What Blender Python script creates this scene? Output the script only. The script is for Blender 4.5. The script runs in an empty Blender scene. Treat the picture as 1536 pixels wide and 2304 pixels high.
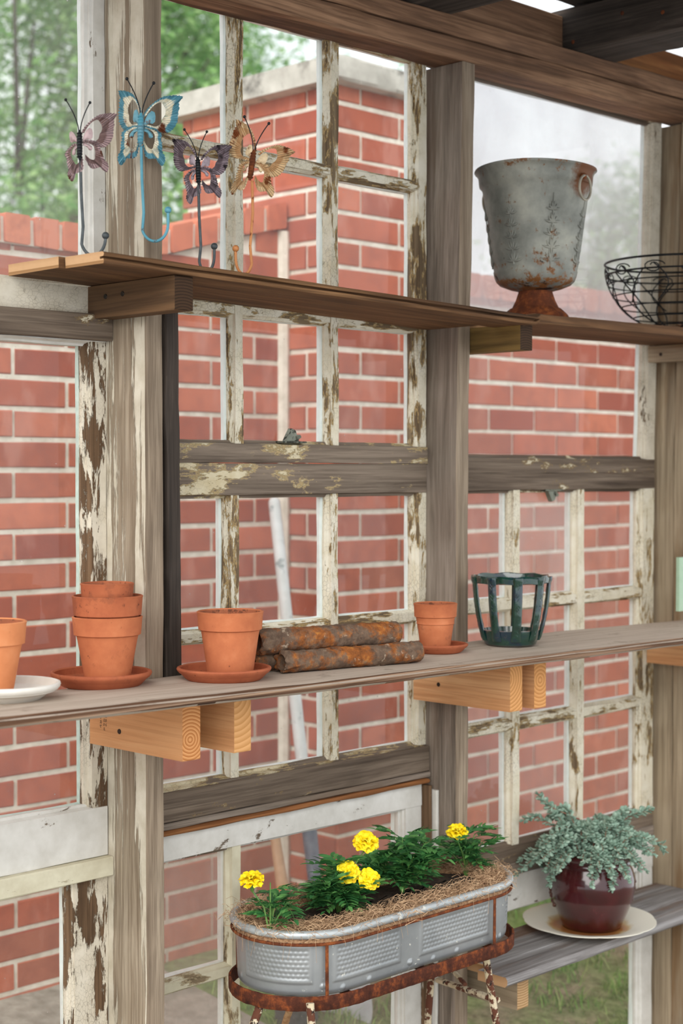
import bpy, bmesh, math, random
from mathutils import Vector, Matrix, noise, Euler

SC = bpy.context.scene
COL = SC.collection
# ------------------------------------------------------------------ camera, sky, sun, exposure
FPX = 3600.0                       # focal length in pixels of the 1536 px wide frame
ANG = math.radians(44.86)          # angle between the window wall and the view axis
FW = (math.cos(ANG), math.sin(ANG)); RT = (math.sin(ANG), -math.cos(ANG))
PITCH = math.atan(90 / 3600.0)
CAM = (-1.78586, -2.38755, 1.45)
cd = bpy.data.cameras.new('camera'); cam = bpy.data.objects.new('camera', cd); COL.objects.link(cam)
cd.sensor_fit = 'HORIZONTAL'; cd.sensor_width = 24.0; cd.lens = FPX / 1536 * 24.0
cam.location = CAM
cam.rotation_euler = (math.pi / 2 - PITCH, 0, ANG - math.pi / 2)
cd.clip_end = 200
cd.dof.use_dof = True; cd.dof.focus_distance = 3.0; cd.dof.aperture_fstop = 4.0
SC.camera = cam

W = bpy.data.worlds.new('overcast_sky'); SC.world = W; W.use_nodes = True
wn = W.node_tree.nodes; wl = W.node_tree.links; wn.clear()
wo = wn.new('ShaderNodeOutputWorld'); wb = wn.new('ShaderNodeBackground')
wt = wn.new('ShaderNodeTexCoord'); wno = wn.new('ShaderNodeTexNoise'); wr = wn.new('ShaderNodeValToRGB')
wno.inputs['Scale'].default_value = 2.2; wno.inputs['Detail'].default_value = 4
wr.color_ramp.elements[0].position = .35; wr.color_ramp.elements[0].color = (.88, .94, 1.0, 1)
wr.color_ramp.elements[1].position = .65; wr.color_ramp.elements[1].color = (1.0, 1.0, .99, 1)
wl.new(wt.outputs['Generated'], wno.inputs['Vector']); wl.new(wno.outputs['Fac'], wr.inputs[0])
wl.new(wr.outputs[0], wb.inputs[0]); wb.inputs[1].default_value = 1.35; wl.new(wb.outputs[0], wo.inputs[0])

def sun(name, deg_angle, energy, direction, color=(1, 1, 1)):
    l = bpy.data.lights.new(name, 'SUN'); l.energy = energy; l.angle = math.radians(deg_angle); l.color = color
    o = bpy.data.objects.new(name, l); COL.objects.link(o)
    o.rotation_euler = Vector(direction).to_track_quat('-Z', 'Y').to_euler(); o.location = (0, -3, 5)
    return o
sun('sun', 50, 2.2, (.78, .50, -.50), (1, .97, .92))
SC.view_settings.view_transform = 'Standard'; SC.view_settings.look = 'None'
SC.view_settings.exposure = 0.18; SC.view_settings.gamma = 1.0; SC.view_settings.use_curve_mapping = False

# ------------------------------------------------------------------ measuring helpers: photograph point + known plane -> place
def ray(px, py):
    u = (px - 768) / FPX; v = (1152 - py) / FPX; cp = math.cos(PITCH); sp = math.sin(PITCH)
    return (cp * FW[0] + u * RT[0] + v * sp * FW[0], cp * FW[1] + u * RT[1] + v * sp * FW[1], -sp + v * cp)
def hit(ax, px, py, val):
    d = ray(px, py); t = (val - CAM[ax]) / d[ax]
    return Vector([CAM[i] + t * d[i] for i in range(3)])
def atX(px, py, x): return hit(0, px, py, x)
def atY(px, py, y=0.): return hit(1, px, py, y)
def atZ(px, py, z): return hit(2, px, py, z)
def mpp(p):                                       # metres per photograph pixel at a place
    return ((p[0] - CAM[0]) * FW[0] + (p[1] - CAM[1]) * FW[1]) / FPX

# ------------------------------------------------------------------ materials
def lin(h):
    h = h.lstrip('#'); c = [int(h[i:i + 2], 16) / 255 for i in (0, 2, 4)]
    return tuple([x / 12.92 if x <= .04045 else ((x + .055) / 1.055) ** 2.4 for x in c] + [1.0])
class NT:
    def __init__(s, name):
        s.m = bpy.data.materials.new(name); s.m.use_nodes = True
        s.n = s.m.node_tree.nodes; s.l = s.m.node_tree.links; s.n.clear()
        s.out = s.n.new('ShaderNodeOutputMaterial')
    def node(s, t, **k):
        x = s.n.new(t)
        for a, v in k.items(): setattr(x, a, v)
        return x
    def link(s, a, b): s.l.new(a, b)
    def coords(s, scale=(1, 1, 1), rnd=True):
        tc = s.node('ShaderNodeTexCoord'); out = tc.outputs['Object']
        if rnd:
            oi = s.node('ShaderNodeObjectInfo'); ml = s.node('ShaderNodeMath', operation='MULTIPLY'); ml.inputs[1].default_value = 13.7
            s.link(oi.outputs['Random'], ml.inputs[0])
            va = s.node('ShaderNodeVectorMath', operation='ADD'); s.link(out, va.inputs[0]); s.link(ml.outputs[0], va.inputs[1]); out = va.outputs[0]
        s.base = out
        return s.scaled(scale)
    def scaled(s, scale):
        mp = s.node('ShaderNodeMapping'); mp.inputs['Scale'].default_value = scale; s.link(s.base, mp.inputs['Vector']); return mp.outputs[0]
    def noise(s, vec, scale, detail=6, rough=.6, dist=0):
        x = s.node('ShaderNodeTexNoise'); x.inputs['Scale'].default_value = scale; x.inputs['Detail'].default_value = detail
        x.inputs['Roughness'].default_value = rough; x.inputs['Distortion'].default_value = dist; s.link(vec, x.inputs['Vector']); return x.outputs['Fac']
    def ramp(s, fac, stops, interp='LINEAR'):
        r = s.node('ShaderNodeValToRGB'); cr = r.color_ramp; cr.interpolation = interp
        while len(cr.elements) < len(stops): cr.elements.new(.5)
        for e, (p, c) in zip(cr.elements, stops):
            e.position = p; e.color = c if len(c) == 4 else (*c, 1)
        s.link(fac, r.inputs[0]); return r.outputs[0]
    def step(s, fac, thr, soft=.02): return s.ramp(fac, [(max(0, thr - soft), (0, 0, 0, 1)), (min(1, thr + soft), (1, 1, 1, 1))])
    def mix(s, fac, a, b, mode='MIX'):
        m = s.node('ShaderNodeMix', data_type='RGBA', blend_type=mode)
        for sock, v in ((m.inputs[0], fac), (m.inputs[6], a), (m.inputs[7], b)):
            if isinstance(v, (int, float)): sock.default_value = v
            elif isinstance(v, tuple): sock.default_value = v
            else: s.link(v, sock)
        return m.outputs[2]
    def math(s, op, a, b=0.0):
        m = s.node('ShaderNodeMath', operation=op)
        for sock, v in ((m.inputs[0], a), (m.inputs[1], b)):
            if isinstance(v, (int, float)): sock.default_value = v
            else: s.link(v, sock)
        return m.outputs[0]
    def bsdf(s, color, rough=.6, metal=0, bump=None, bstr=.3, bdist=.002, spec=.5, coat=0):
        b = s.node('ShaderNodeBsdfPrincipled')
        for k, v in (('Base Color', color), ('Roughness', rough), ('Metallic', metal)):
            if isinstance(v, (int, float, tuple)): b.inputs[k].default_value = v
            else: s.link(v, b.inputs[k])
        b.inputs['Specular IOR Level'].default_value = spec; b.inputs['Coat Weight'].default_value = coat
        if bump is not None:
            bp = s.node('ShaderNodeBump'); bp.inputs['Strength'].default_value = bstr; bp.inputs['Distance'].default_value = bdist
            s.link(bump, bp.inputs['Height']); s.link(bp.outputs[0], b.inputs['Normal'])
        s.link(b.outputs[0], s.out.inputs[0]); return b

AXS = {'x': 0, 'y': 1, 'z': 2}
_wc = {}
def wood(name, axis, cols, paint=None, amt=.5, pscale=14, pstretch=.22, crackle=0, undercoat=None, grain=38, gstr=.5, stains=None, knots=False):
    """weathered timber: long grain along one axis, an optional flaking coat of paint"""
    key = name + axis
    if key in _wc: return _wc[key]
    t = NT(key); i = AXS[axis]
    def st(k):
        v = [1., 1., 1.]; v[i] = k; return tuple(v)
    t.coords((1, 1, 1))
    g1 = t.noise(t.scaled(st(.055)), grain, 7, .62, .6)
    g2 = t.noise(t.scaled(st(.02)), grain * 7, 3, .6)
    big = t.noise(t.scaled(st(.35)), 5, 3, .5)
    c = t.ramp(g1, [(.30, lin(cols[2])), (.47, lin(cols[1])), (.66, lin(cols[0]))])
    c = t.mix(t.math('MULTIPLY', t.step(g2, .54, .08), .5), c, lin(cols[2]), 'MIX')
    c = t.mix(t.ramp(big, [(.35, (0, 0, 0, 1)), (.7, (.45, .45, .45, 1))]), c, lin(cols[1]))
    h = t.math('ADD', t.math('MULTIPLY', g1, .7), t.math('MULTIPLY', g2, .3))
    if knots:
        kn = t.node('ShaderNodeTexVoronoi'); kn.inputs['Scale'].default_value = 3.6; t.link(t.scaled(st(.45)), kn.inputs['Vector'])
        km = t.ramp(kn.outputs['Distance'], [(.05, (1, 1, 1, 1)), (.10, (0, 0, 0, 1))])
        c = t.mix(t.math('MULTIPLY', km, .8), c, lin('#5a3215'))
    if stains:
        sm = t.noise(t.scaled(st(.12)), 9, 5, .6)
        c = t.mix(t.math('MULTIPLY', t.step(sm, .58, .05), .75), c, lin(stains))
    if paint:
        pv = t.scaled(st(pstretch))
        p1 = t.noise(pv, pscale * 2.0, 10, .70, .3)
        p2 = t.noise(pv, pscale * .3, 2, .5)
        pm = t.math('ADD', t.math('MULTIPLY', p1, .68), t.math('MULTIPLY', p2, .32))
        thr = .5 + (0.5 - amt) * .34
        m = t.step(pm, thr, .007)
        pc = t.ramp(t.noise(t.base, 22, 4, .6), [(.3, lin(paint[0])), (.7, lin(paint[1]))])
        if crackle:
            vo = t.node('ShaderNodeTexVoronoi', feature='DISTANCE_TO_EDGE'); vo.inputs['Scale'].default_value = crackle * 2.2
            t.link(t.scaled(st(.6)), vo.inputs['Vector'])
            cm = t.ramp(vo.outputs['Distance'], [(.0, (1, 1, 1, 1)), (.06, (0, 0, 0, 1))])
            cm = t.math('MULTIPLY', cm, t.math('MULTIPLY', t.step(t.noise(t.base, 11, 3), .50, .1), .55))
            pc = t.mix(cm, pc, lin(cols[2]))
        if undercoat:
            c = t.mix(t.step(pm, thr - .022, .006), c, lin(undercoat))
        c = t.mix(m, c, pc)
        h = t.math('ADD', t.math('MULTIPLY', h, .35), t.math('MULTIPLY', m, .8))
    t.bsdf(c, .82, 0, h, gstr, .0025, .25)
    _wc[key] = t.m; return t.m

def endgrain(name, c1, c2, off=(0, 0, 0), sc=62):
    t = NT(name); tc = t.node('ShaderNodeTexCoord'); mp = t.node('ShaderNodeMapping'); mp.inputs['Location'].default_value = off
    mp.inputs['Scale'].default_value = (1, .0, 1)
    t.link(tc.outputs['Object'], mp.inputs['Vector'])
    w = t.node('ShaderNodeTexWave', wave_type='RINGS', rings_direction='SPHERICAL', wave_profile='SAW'); w.inputs['Scale'].default_value = sc; w.inputs['Distortion'].default_value = 1.2
    w.inputs['Detail'].default_value = 2; w.inputs['Detail Scale'].default_value = .6
    t.link(mp.outputs[0], w.inputs['Vector'])
    c = t.ramp(w.outputs['Fac'], [(.25, lin(c1)), (.95, lin(c2))])
    t.base = tc.outputs['Object']
    c = t.mix(t.math('MULTIPLY', t.noise(t.base, 90, 4), .25), c, lin(c2))
    t.bsdf(c, .8, 0, w.outputs['Fac'], .15, .001, .2); return t.m

def simple(name, c1, c2, scale=30, rough=.6, metal=0, bump=.2, bdist=.001, spec=.5, coat=0, detail=5):
    t = NT(name); t.coords()
    n = t.noise(t.base, scale, detail, .6)
    t.bsdf(t.ramp(n, [(.32, lin(c1)), (.68, lin(c2))]), rough, metal, n, bump, bdist, spec, coat); return t.m

def patchy(name, base, patches, rough=.6, metal=0, bump=.3, bdist=.001, mot=25):
    """base (c1,c2) plus patches [(colour, threshold, scale, softness)]"""
    t = NT(name); t.coords()
    n = t.noise(t.base, mot, 6, .6); c = t.ramp(n, [(.3, lin(base[0])), (.7, lin(base[1]))]); h = t.math('MULTIPLY', n, .3)
    mm = None
    for col, thr, sc, soft in patches:
        k = t.step(t.noise(t.base, sc, 8, .68), thr, soft)
        c = t.mix(k, c, lin(col)); h = t.math('ADD', h, t.math('MULTIPLY', k, .5)); mm = k if mm is None else t.math('MAXIMUM', mm, k)
    met = t.math('MULTIPLY', t.math('SUBTRACT', 1.0, mm), metal) if metal and mm is not None else metal
    ro = t.math('ADD', t.math('MULTIPLY', mm, .9 - rough), rough) if mm is not None else rough
    t.bsdf(c, ro, met, h, bump, bdist); return t.m

def rust_mat(name, dark='#3a2018', mid='#6e3a20', light='#a85a28', sc=45):
    t = NT(name); t.coords()
    n = t.noise(t.base, sc, 9, .7); n2 = t.noise(t.base, sc * .3, 4)
    c = t.ramp(n, [(.3, lin(dark)), (.5, lin(mid)), (.68, lin(light))]); c = t.mix(t.math('MULTIPLY', n2, .5), c, lin(mid))
    t.bsdf(c, .88, 0, n, .7, .002, .2); return t.m

def glass_mat(name, haze=.06, tint='#f4f0ec', spots=.04, zone=None):
    """thin dirty window glass: clear + reflection + a film of dust, drips and specks"""
    t = NT(name); t.coords()
    tr = t.node('ShaderNodeBsdfTransparent'); tr.inputs[0].default_value = (.97, .985, .98, 1)
    gl = t.node('ShaderNodeBsdfGlossy'); gl.inputs['Roughness'].default_value = .03
    fr = t.node('ShaderNodeFresnel'); fr.inputs['IOR'].default_value = 1.45
    bk = t.node('ShaderNodeNewGeometry'); m1 = t.node('ShaderNodeMixShader'); t.link(t.math('MULTIPLY', fr.outputs[0], t.math('MULTIPLY', t.math('SUBTRACT', 1.0, bk.outputs['Backfacing']), .8)), m1.inputs[0]); t.link(tr.outputs[0], m1.inputs[1]); t.link(gl.outputs[0], m1.inputs[2])
    df = t.node('ShaderNodeBsdfDiffuse'); df.inputs[0].default_value = lin(tint)
    tl = t.node('ShaderNodeBsdfTranslucent'); tl.inputs[0].default_value = lin(tint)
    md = t.node('ShaderNodeMixShader'); md.inputs[0].default_value = .6; t.link(df.outputs[0], md.inputs[1]); t.link(tl.outputs[0], md.inputs[2])
    smear = t.noise(t.scaled((1, 1, .35)), 7, 6, .65)
    fine = t.noise(t.base, 160, 2, .5)
    vo = t.node('ShaderNodeTexVoronoi'); vo.inputs['Scale'].default_value = 55; t.link(t.base, vo.inputs['Vector'])
    spot = t.ramp(vo.outputs['Distance'], [(.05, (1, 1, 1, 1)), (.11, (0, 0, 0, 1))])
    spot = t.math('MULTIPLY', spot, t.step(t.noise(t.base, 16, 3), .60, .04))
    f = t.math('MULTIPLY', t.math('ADD', smear, t.math('MULTIPLY', fine, .25)), haze * 1.6)
    f = t.math('ADD', f, t.math('MULTIPLY', spot, spots * 8))
    if zone: f = t.math('ADD', f, zone(t))
    f = t.math('MINIMUM', f, .93)
    m2 = t.node('ShaderNodeMixShader'); t.link(f, m2.inputs[0]); t.link(m1.outputs[0], m2.inputs[1]); t.link(md.outputs[0], m2.inputs[2])
    t.link(m2.outputs[0], t.out.inputs[0]); return t.m

GREY = ('#9c9184', '#7d7064', '#4d4138'); BROWN = ('#8b6b4d', '#6b4d35', '#3a291c'); TAN = ('#b49c7c', '#94795a', '#5e4731')
DARKB = ('#73573d', '#4f3926', '#2a1d14'); CREAM = ('#d8d0bf', '#c2b8a4'); WHITE = ('#e2e1dc', '#cdcbc5'); YCREAM = ('#dccba4', '#c9b184')
POST = lambda a: wood('post_timber', a, ('#b3a692', '#8d7e6b', '#5a4a3a'), ('#cfc7b6', '#b4aa96'), .53, 15, .05, 0, None, 34, .6)
POSTF = lambda a: wood('bare_timber', a, ('#a89884', '#897967', '#594b3e'), None, grain=46, gstr=.5)
POSTG = lambda a: wood('grey_timber', a, ('#a3968a', '#83776b', '#514840'), None, grain=40, gstr=.55, stains='#6a5848')
POSTT = lambda a: wood('tan_timber', a, ('#b3a38a', '#95856e', '#695a49'), None, grain=24, gstr=.35, stains='#75593b')
BEAM = lambda a: wood('beam_timber', a, ('#ac8668', '#7d5d46', '#3d2b20'), None, grain=28, gstr=.5, stains='#3c2a20')
DARK = lambda a: wood('roof_timber', a, ('#5c5149', '#3d352f', '#1f1a17'), None, grain=34, gstr=.6)
RAWO = lambda a: wood('orange_timber', a, ('#b27c4c', '#8f5c36', '#5e3a22'), None, grain=22, gstr=.4, stains='#6b4426')
SHELFU = lambda a: wood('upper_shelf_timber', a, ('#8f6a47', '#6a4b31', '#3a281a'), None, grain=26, gstr=.45, stains='#4e3826')
PINE = lambda a: wood('fresh_pine', a, ('#dcae80', '#cb9567', '#a9744a'), None, grain=26, gstr=.1, knots=True)
FLAKE_T = lambda a: wood('flaking_taupe', a, ('#8f8071', '#75685b', '#4b3f35'), ('#d6ccb0', '#bfae88'), .42, 12, .3, 60, '#b09a70', 34, .7)
FLAKE_C = lambda a: wood('flaking_cream', a, ('#8d7c62', '#6f5d47', '#433527'), ('#e2dccb', '#d0c6ac'), .58, 24, .22, 70, '#b89c6a', 34, .8)
FLAKE_W = lambda a: wood('flaking_white', a, ('#8c7357', '#6b543d', '#41301f'), CREAM, .66, 10, .35, 75, None, 34, .8)
FLAKE_B = lambda a: wood('flaking_brown', a, ('#84694f', '#67503b', '#3c2c1e'), CREAM, .46, 18, .2, 80, None, 34, .8)
FLAKE_D = lambda a: wood('dark_flaking', a, ('#877869', '#695b4e', '#382d25'), ('#cfc6b0', '#b9ab8c'), .22, 12, .45, 0, '#7d684a', 30, .6)
CLEAN_W = lambda a: wood('white_paint', a, ('#8b7c6a', '#6d5f50', '#4a3d31'), ('#dcdad4', '#c8c5bd'), .80, 10, .4, 0, None, 34, .3)
OLIVE = lambda a: wood('sage_paint', a, ('#97866c', '#7d6d55', '#4c3f2e'), ('#d8d3bb', '#c2baa0'), .60, 9, .3, 0, '#a99a7c', 30, .5)
PUTTY = simple('white_putty', '#f0f3f0', '#dfe6e3', 60, .55, 0, .25)
PUTTYG = simple('mint_putty', '#cfddd5', '#b6c9c0', 60, .5, 0, .25)
GLASS = glass_mat('window_glass', .030, spots=.05)
GLASSH = glass_mat('cloudy_glass', .20, '#ece4de')
GLASSL = glass_mat('dusty_glass', .10, '#f0e8e2')
GLASSS = glass_mat('speckled_glass', .085, '#f2f2ee', .10)
PINE_END = endgrain('pine_end_grain', '#d9a068', '#a8693a', (.0, 0, .0))
OLD_END = endgrain('old_end_grain', '#caa27a', '#96704a', (0, 0, .05), 70)
DARK_END = endgrain('dark_end_grain', '#4a3524', '#2a1d13', (0, 0, .04), 60)
RUST = rust_mat('rust', '#3a2219', '#653620', '#a05a2c')
RUSTD = rust_mat('dark_rust', '#1c1210', '#502a1c', '#9a5228', 42)
IRON = simple('black_iron', '#15181b', '#2a2c2e', 60, .5, .6, .3)
IRONG = simple('grey_iron', '#3f4446', '#5b6062', 80, .55, .5, .3)
CHIPPED = patchy('chipped_cream_metal', ('#cfc2a8', '#b8a888'), [('#5a3220', .50, 38, .01), ('#2d1a12', .60, 60, .01)], .6, 0, .6, .002)

# ------------------------------------------------------------------ mesh building
WLOC = {}
class MB:
    def __init__(s): s.v = []; s.f = []; s.mi = []; s.uv = {}
    def add(s, vs, fs, mi=0, uvs=None):
        b = len(s.v); s.v += [Vector(v) for v in vs]
        for k, f in enumerate(fs):
            s.f.append([b + i for i in f]); s.mi.append(mi[k] if isinstance(mi, (list, tuple)) else mi)
        if uvs:
            for i, u in enumerate(uvs): s.uv[b + i] = u
        return b
    def prism(s, prof, axis, a0, a1, n=1, jit=0, mi=0, endmi=None, warp=None):
        """profile polygon (two other axes in xyz order) swept along an axis"""
        i = AXS[axis]; rs = []
        sd = random.random() * 50
        for k in range(n + 1):
            a = a0 + (a1 - a0) * k / n; ring = []
            for j, (p, q) in enumerate(prof):
                if jit:
                    p += jit * noise.noise(Vector((a * 9 + sd, j * 2.3, 0))); q += jit * noise.noise(Vector((a * 9 + sd, j * 2.3, 7)))
                v = [p, q]; v.insert(i, a); ring.append(Vector(v))
            rs.append(ring)
        m = len(prof); vs = [v for r in rs for v in r]
        if warp: vs = [Vector(warp(v)) for v in vs]
        area = sum(prof[j][0] * prof[(j + 1) % m][1] - prof[(j + 1) % m][0] * prof[j][1] for j in range(m))
        flip = (area > 0) ^ (axis == 'y')
        fs = []
        for k in range(n):
            for j in range(m):
                q = [k * m + j, k * m + (j + 1) % m, (k + 1) * m + (j + 1) % m, (k + 1) * m + j]
                fs.append(q if flip else q[::-1])
        mis = [mi] * len(fs)
        e0 = list(range(m)); e1 = [n * m + j for j in range(m)]
        fs += [e0[::-1], e1] if flip else [e0, e1[::-1]]; mis += [endmi if endmi is not None else mi] * 2
        s.add(vs, fs, mis); return s
    def board(s, x0, x1, y0, y1, z0, z1, axis=None, c=.002, jit=.0008, n=None, mi=0, endmi=None, warp=None):
        d = {'x': x1 - x0, 'y': y1 - y0, 'z': z1 - z0}
        if axis is None: axis = max(d, key=d.get)
        r = {'x': (x0, x1), 'y': (y0, y1), 'z': (z0, z1)}
        o = [r[k] for k in 'xyz' if k != axis]; (a, b), (e, g) = o; c = min(c, (b - a) / 3, (g - e) / 3)
        prof = [(a + c, e), (b - c, e), (b, e + c), (b, g - c), (b - c, g), (a + c, g), (a, g - c), (a, e + c)]
        if n is None: n = max(2, int(d[axis] / .03))
        return s.prism(prof, axis, *r[axis], n=n, jit=jit, mi=mi, endmi=endmi, warp=warp)
    def lathe(s, prof, n=64, c=(0, 0, 0), mi=0, fn=None, close=False):
        vs = []; m = len(prof)
        for r, z in prof:
            for k in range(n):
                a = 2 * math.pi * k / n; rr, zz = (fn(r, z, a) if fn else (r, z))
                vs.append((c[0] + rr * math.cos(a), c[1] + rr * math.sin(a), c[2] + zz))
        fs = [[i * n + k, i * n + (k + 1) % n, (i + 1) * n + (k + 1) % n, (i + 1) * n + k] for i in range(m - 1) for k in range(n)]
        fs.append(list(range(n))[::-1]); fs.append([(m - 1) * n + k for k in range(n)])
        s.add(vs, fs, mi); return s
    def tube(s, pts, r, n=8, mi=0, closed=False, flat=1.0):
        pts = [Vector(p) for p in pts]; N = len(pts); rs = r if isinstance(r, (list, tuple)) else [r] * N
        up = None; rings = []
        for i, p in enumerate(pts):
            a = pts[(i - 1) % N] if (closed or i > 0) else p; b = pts[(i + 1) % N] if (closed or i < N - 1) else p
            t = (b - a).normalized() if (b - a).length > 1e-9 else Vector((0, 0, 1))
            if up is None:
                up = Vector((0, 0, 1)) if abs(t.z) < .9 else Vector((1, 0, 0))
            side = t.cross(up); side = side.normalized() if side.length > 1e-6 else t.orthogonal().normalized(); up = side.cross(t).normalized()
            rings.append([p + side * math.cos(2 * math.pi * k / n) * rs[i] + up * math.sin(2 * math.pi * k / n) * rs[i] * flat for k in range(n)])
        vs = [v for q in rings for v in q]; fs = []
        for i in range(N if closed else N - 1):
            j = (i + 1) % N
            for k in range(n): fs.append([i * n + k, i * n + (k + 1) % n, j * n + (k + 1) % n, j * n + k][::-1])
        if not closed: fs.append(list(range(n))); fs.append([(N - 1) * n + k for k in range(n)][::-1])
        s.add(vs, fs, mi); return s
    def ball(s, c, r, seg=12, mi=0, sq=(1, 1, 1)):
        prof = [(max(1e-4, r * math.sin(math.pi * k / seg)), -r * math.cos(math.pi * k / seg)) for k in range(seg + 1)]
        b = len(s.v); s.lathe(prof, seg * 2, (0, 0, 0), mi)
        for v in s.v[b:]: v.x = v.x * sq[0] + c[0]; v.y = v.y * sq[1] + c[1]; v.z = v.z * sq[2] + c[2]
        return s
    def xform(s, M, b=0):
        for i in range(b, len(s.v)): s.v[i] = M @ s.v[i]
        return s
    def build(s, name, mats, parent=None, loc=None, smooth=35, local=False):
        """world-space verts -> one object (local=True: verts are already in the object's or parent's frame)"""
        if not isinstance(mats, (list, tuple)): mats = [mats]
        if parent is not None: wl_ = Vector((0, 0, 0)) if local else WLOC[parent.name]; oloc = Vector((0, 0, 0))
        elif local: wl_ = Vector((0, 0, 0)); oloc = Vector(loc or (0, 0, 0))
        else:
            if loc is None:
                xs = [v.x for v in s.v]; ys = [v.y for v in s.v]; loc = ((min(xs) + max(xs)) / 2, (min(ys) + max(ys)) / 2, min(v.z for v in s.v))
            wl_ = Vector(loc); oloc = wl_
        me = bpy.data.meshes.new(name); me.from_pydata([v - wl_ for v in s.v], [], s.f)
        for m in mats: me.materials.append(m)
        me.polygons.foreach_set('material_index', s.mi)
        if s.uv:
            ul = me.uv_layers.new(name='UVMap')
            for lp in me.loops: ul.data[lp.index].uv = s.uv.get(lp.vertex_index, (0, 0))
        me.validate(); me.update()
        if smooth: me.shade_smooth(); me.set_sharp_from_angle(angle=math.radians(smooth))
        o = bpy.data.objects.new(name, me); COL.objects.link(o); o.location = oloc
        if parent is not None: o.parent = parent; WLOC[o.name] = WLOC[parent.name]
        else: WLOC[o.name] = oloc
        return o
def tag(o, label=None, cat=None, group=None, kind=None):
    if label: o['label'] = label
    if cat: o['category'] = cat
    if group: o['group'] = group
    if kind: o['kind'] = kind
    return o
def thing(name, loc, label, cat, rotz=0, group=None, kind=None):
    o = bpy.data.objects.new(name, None); COL.objects.link(o); o.location = loc; o.rotation_euler = (0, 0, rotz); o.empty_display_size = .05
    WLOC[o.name] = Vector(loc); return tag(o, label, cat, group, kind)

random.seed(11)
# ================================================================== GROUND, BRICK WALLS, TREES
GZ = .06; FZ = -.22                 # outside ground by the walls, floor inside
def gz(y): return GZ - .15 * max(0, min(1, (.95 - y) / .85))
m = NT('soil_and_turf'); m.coords(rnd=False)
n1 = m.noise(m.base, 2.6, 6, .6); n2 = m.noise(m.base, 40, 4, .7)
cc = m.ramp(n2, [(.3, lin('#6a5c48')), (.7, lin('#a6967c'))]); cc = m.mix(m.step(n1, .50, .10), cc, m.ramp(n2, [(.3, lin('#4c6b30')), (.7, lin('#86a35a'))]))
m.bsdf(cc, .95, 0, n2, .6, .01, .1); SOILM = m.m
b = MB(); N = 46
vs = []; x0, x1, y0, y1 = -3.5, 9, .03, 22
for j in range(N + 1):
    for i in range(N + 1):
        x = x0 + (x1 - x0) * i / N; y = y0 + (y1 - y0) * (j / N) ** 1.7; vs.append((x, y, GZ - .15 * max(0, min(1, (.95 - y) / .85)) + .012 * noise.noise(Vector((x * 3, y * 3, 0)))))
b.add(vs, [[j * (N + 1) + i, j * (N + 1) + i + 1, (j + 1) * (N + 1) + i + 1, (j + 1) * (N + 1) + i] for j in range(N) for i in range(N)])
tag(b.build('ground', SOILM), 'patchy earth and turf outside below the windows', 'ground', kind='structure')
b = MB(); b.board(-3.5, 4, -3.6, .03, FZ - .06, FZ, axis='x', n=2, jit=0)
tag(b.build('floor', simple('gravel_floor', '#8d8577', '#6d6557', 60, .9, 0, .4, .004)), 'gravel floor inside the potting shed', 'floor', kind='structure')
b = MB(); b.board(-3.5, 4, -.01, .045, FZ + .001, -.135, axis='x', n=60, c=.006)
tag(b.build('trim_1', FLAKE_W('x')), 'painted timber sill plate under the lowest windows', 'sill', kind='structure')
b = MB(); b.board(-2.5, .98, .45, 1.2, GZ - .03, GZ + .020, axis='x', n=40, c=.01, jit=.006, warp=lambda v: (v.x, v.y, v.z - .15 * max(0, min(1, (.95 - v.y) / .85)) + .01))
tag(b.build('path', simple('rough_concrete', '#b6b0a3', '#8e887b', 24, .9, 0, .6, .006)), 'pale concrete strip along the foot of the left brick wall', 'path', kind='structure')

m = NT('red_brick'); tc = m.node('ShaderNodeTexCoord'); m.base = tc.outputs['Object']; g = m.node('ShaderNodeNewGeometry')
ri = m.ramp(g.outputs['Random Per Island'], [(0, lin('#bd6850')), (.3, lin('#a85842')), (.55, lin('#c87459')), (.8, lin('#9d4e3e')), (1, lin('#b3705a'))])
n = m.noise(m.base, 14, 7, .65); c = m.mix(m.math('MULTIPLY', m.step(n, .56, .12), .45), ri, lin('#84493f'))
c = m.mix(m.math('MULTIPLY', m.step(m.noise(m.scaled((1, 1, .4)), 9, 5, .6), .60, .06), .35), c, lin('#d0988a'))
m.bsdf(c, .9, 0, m.noise(m.base, 120, 4), .5, .002, .2); BRICK = m.m
m = NT('orange_brick'); tc = m.node('ShaderNodeTexCoord'); m.base = tc.outputs['Object']; g = m.node('ShaderNodeNewGeometry')
ri = m.ramp(g.outputs['Random Per Island'], [(0, lin('#cf7c5e')), (.5, lin('#c66f54')), (1, lin('#d98b6e'))]); n = m.noise(m.base, 18, 7, .65)
c = m.mix(m.math('MULTIPLY', m.step(n, .58, .1), .5), ri, lin('#8a4a3c')); m.bsdf(c, .9, 0, n, .4, .003, .2); BRICKO = m.m
MORTAR = simple('mortar', '#efe6d8', '#cfc5b5', 30, .95, 0, .6, .003)
CONC = patchy('weathered_concrete', ('#cfcac0', '#a8a298'), [('#6b6760', .60, 7, .06)], .9, 0, .5, .003, 12)

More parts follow.
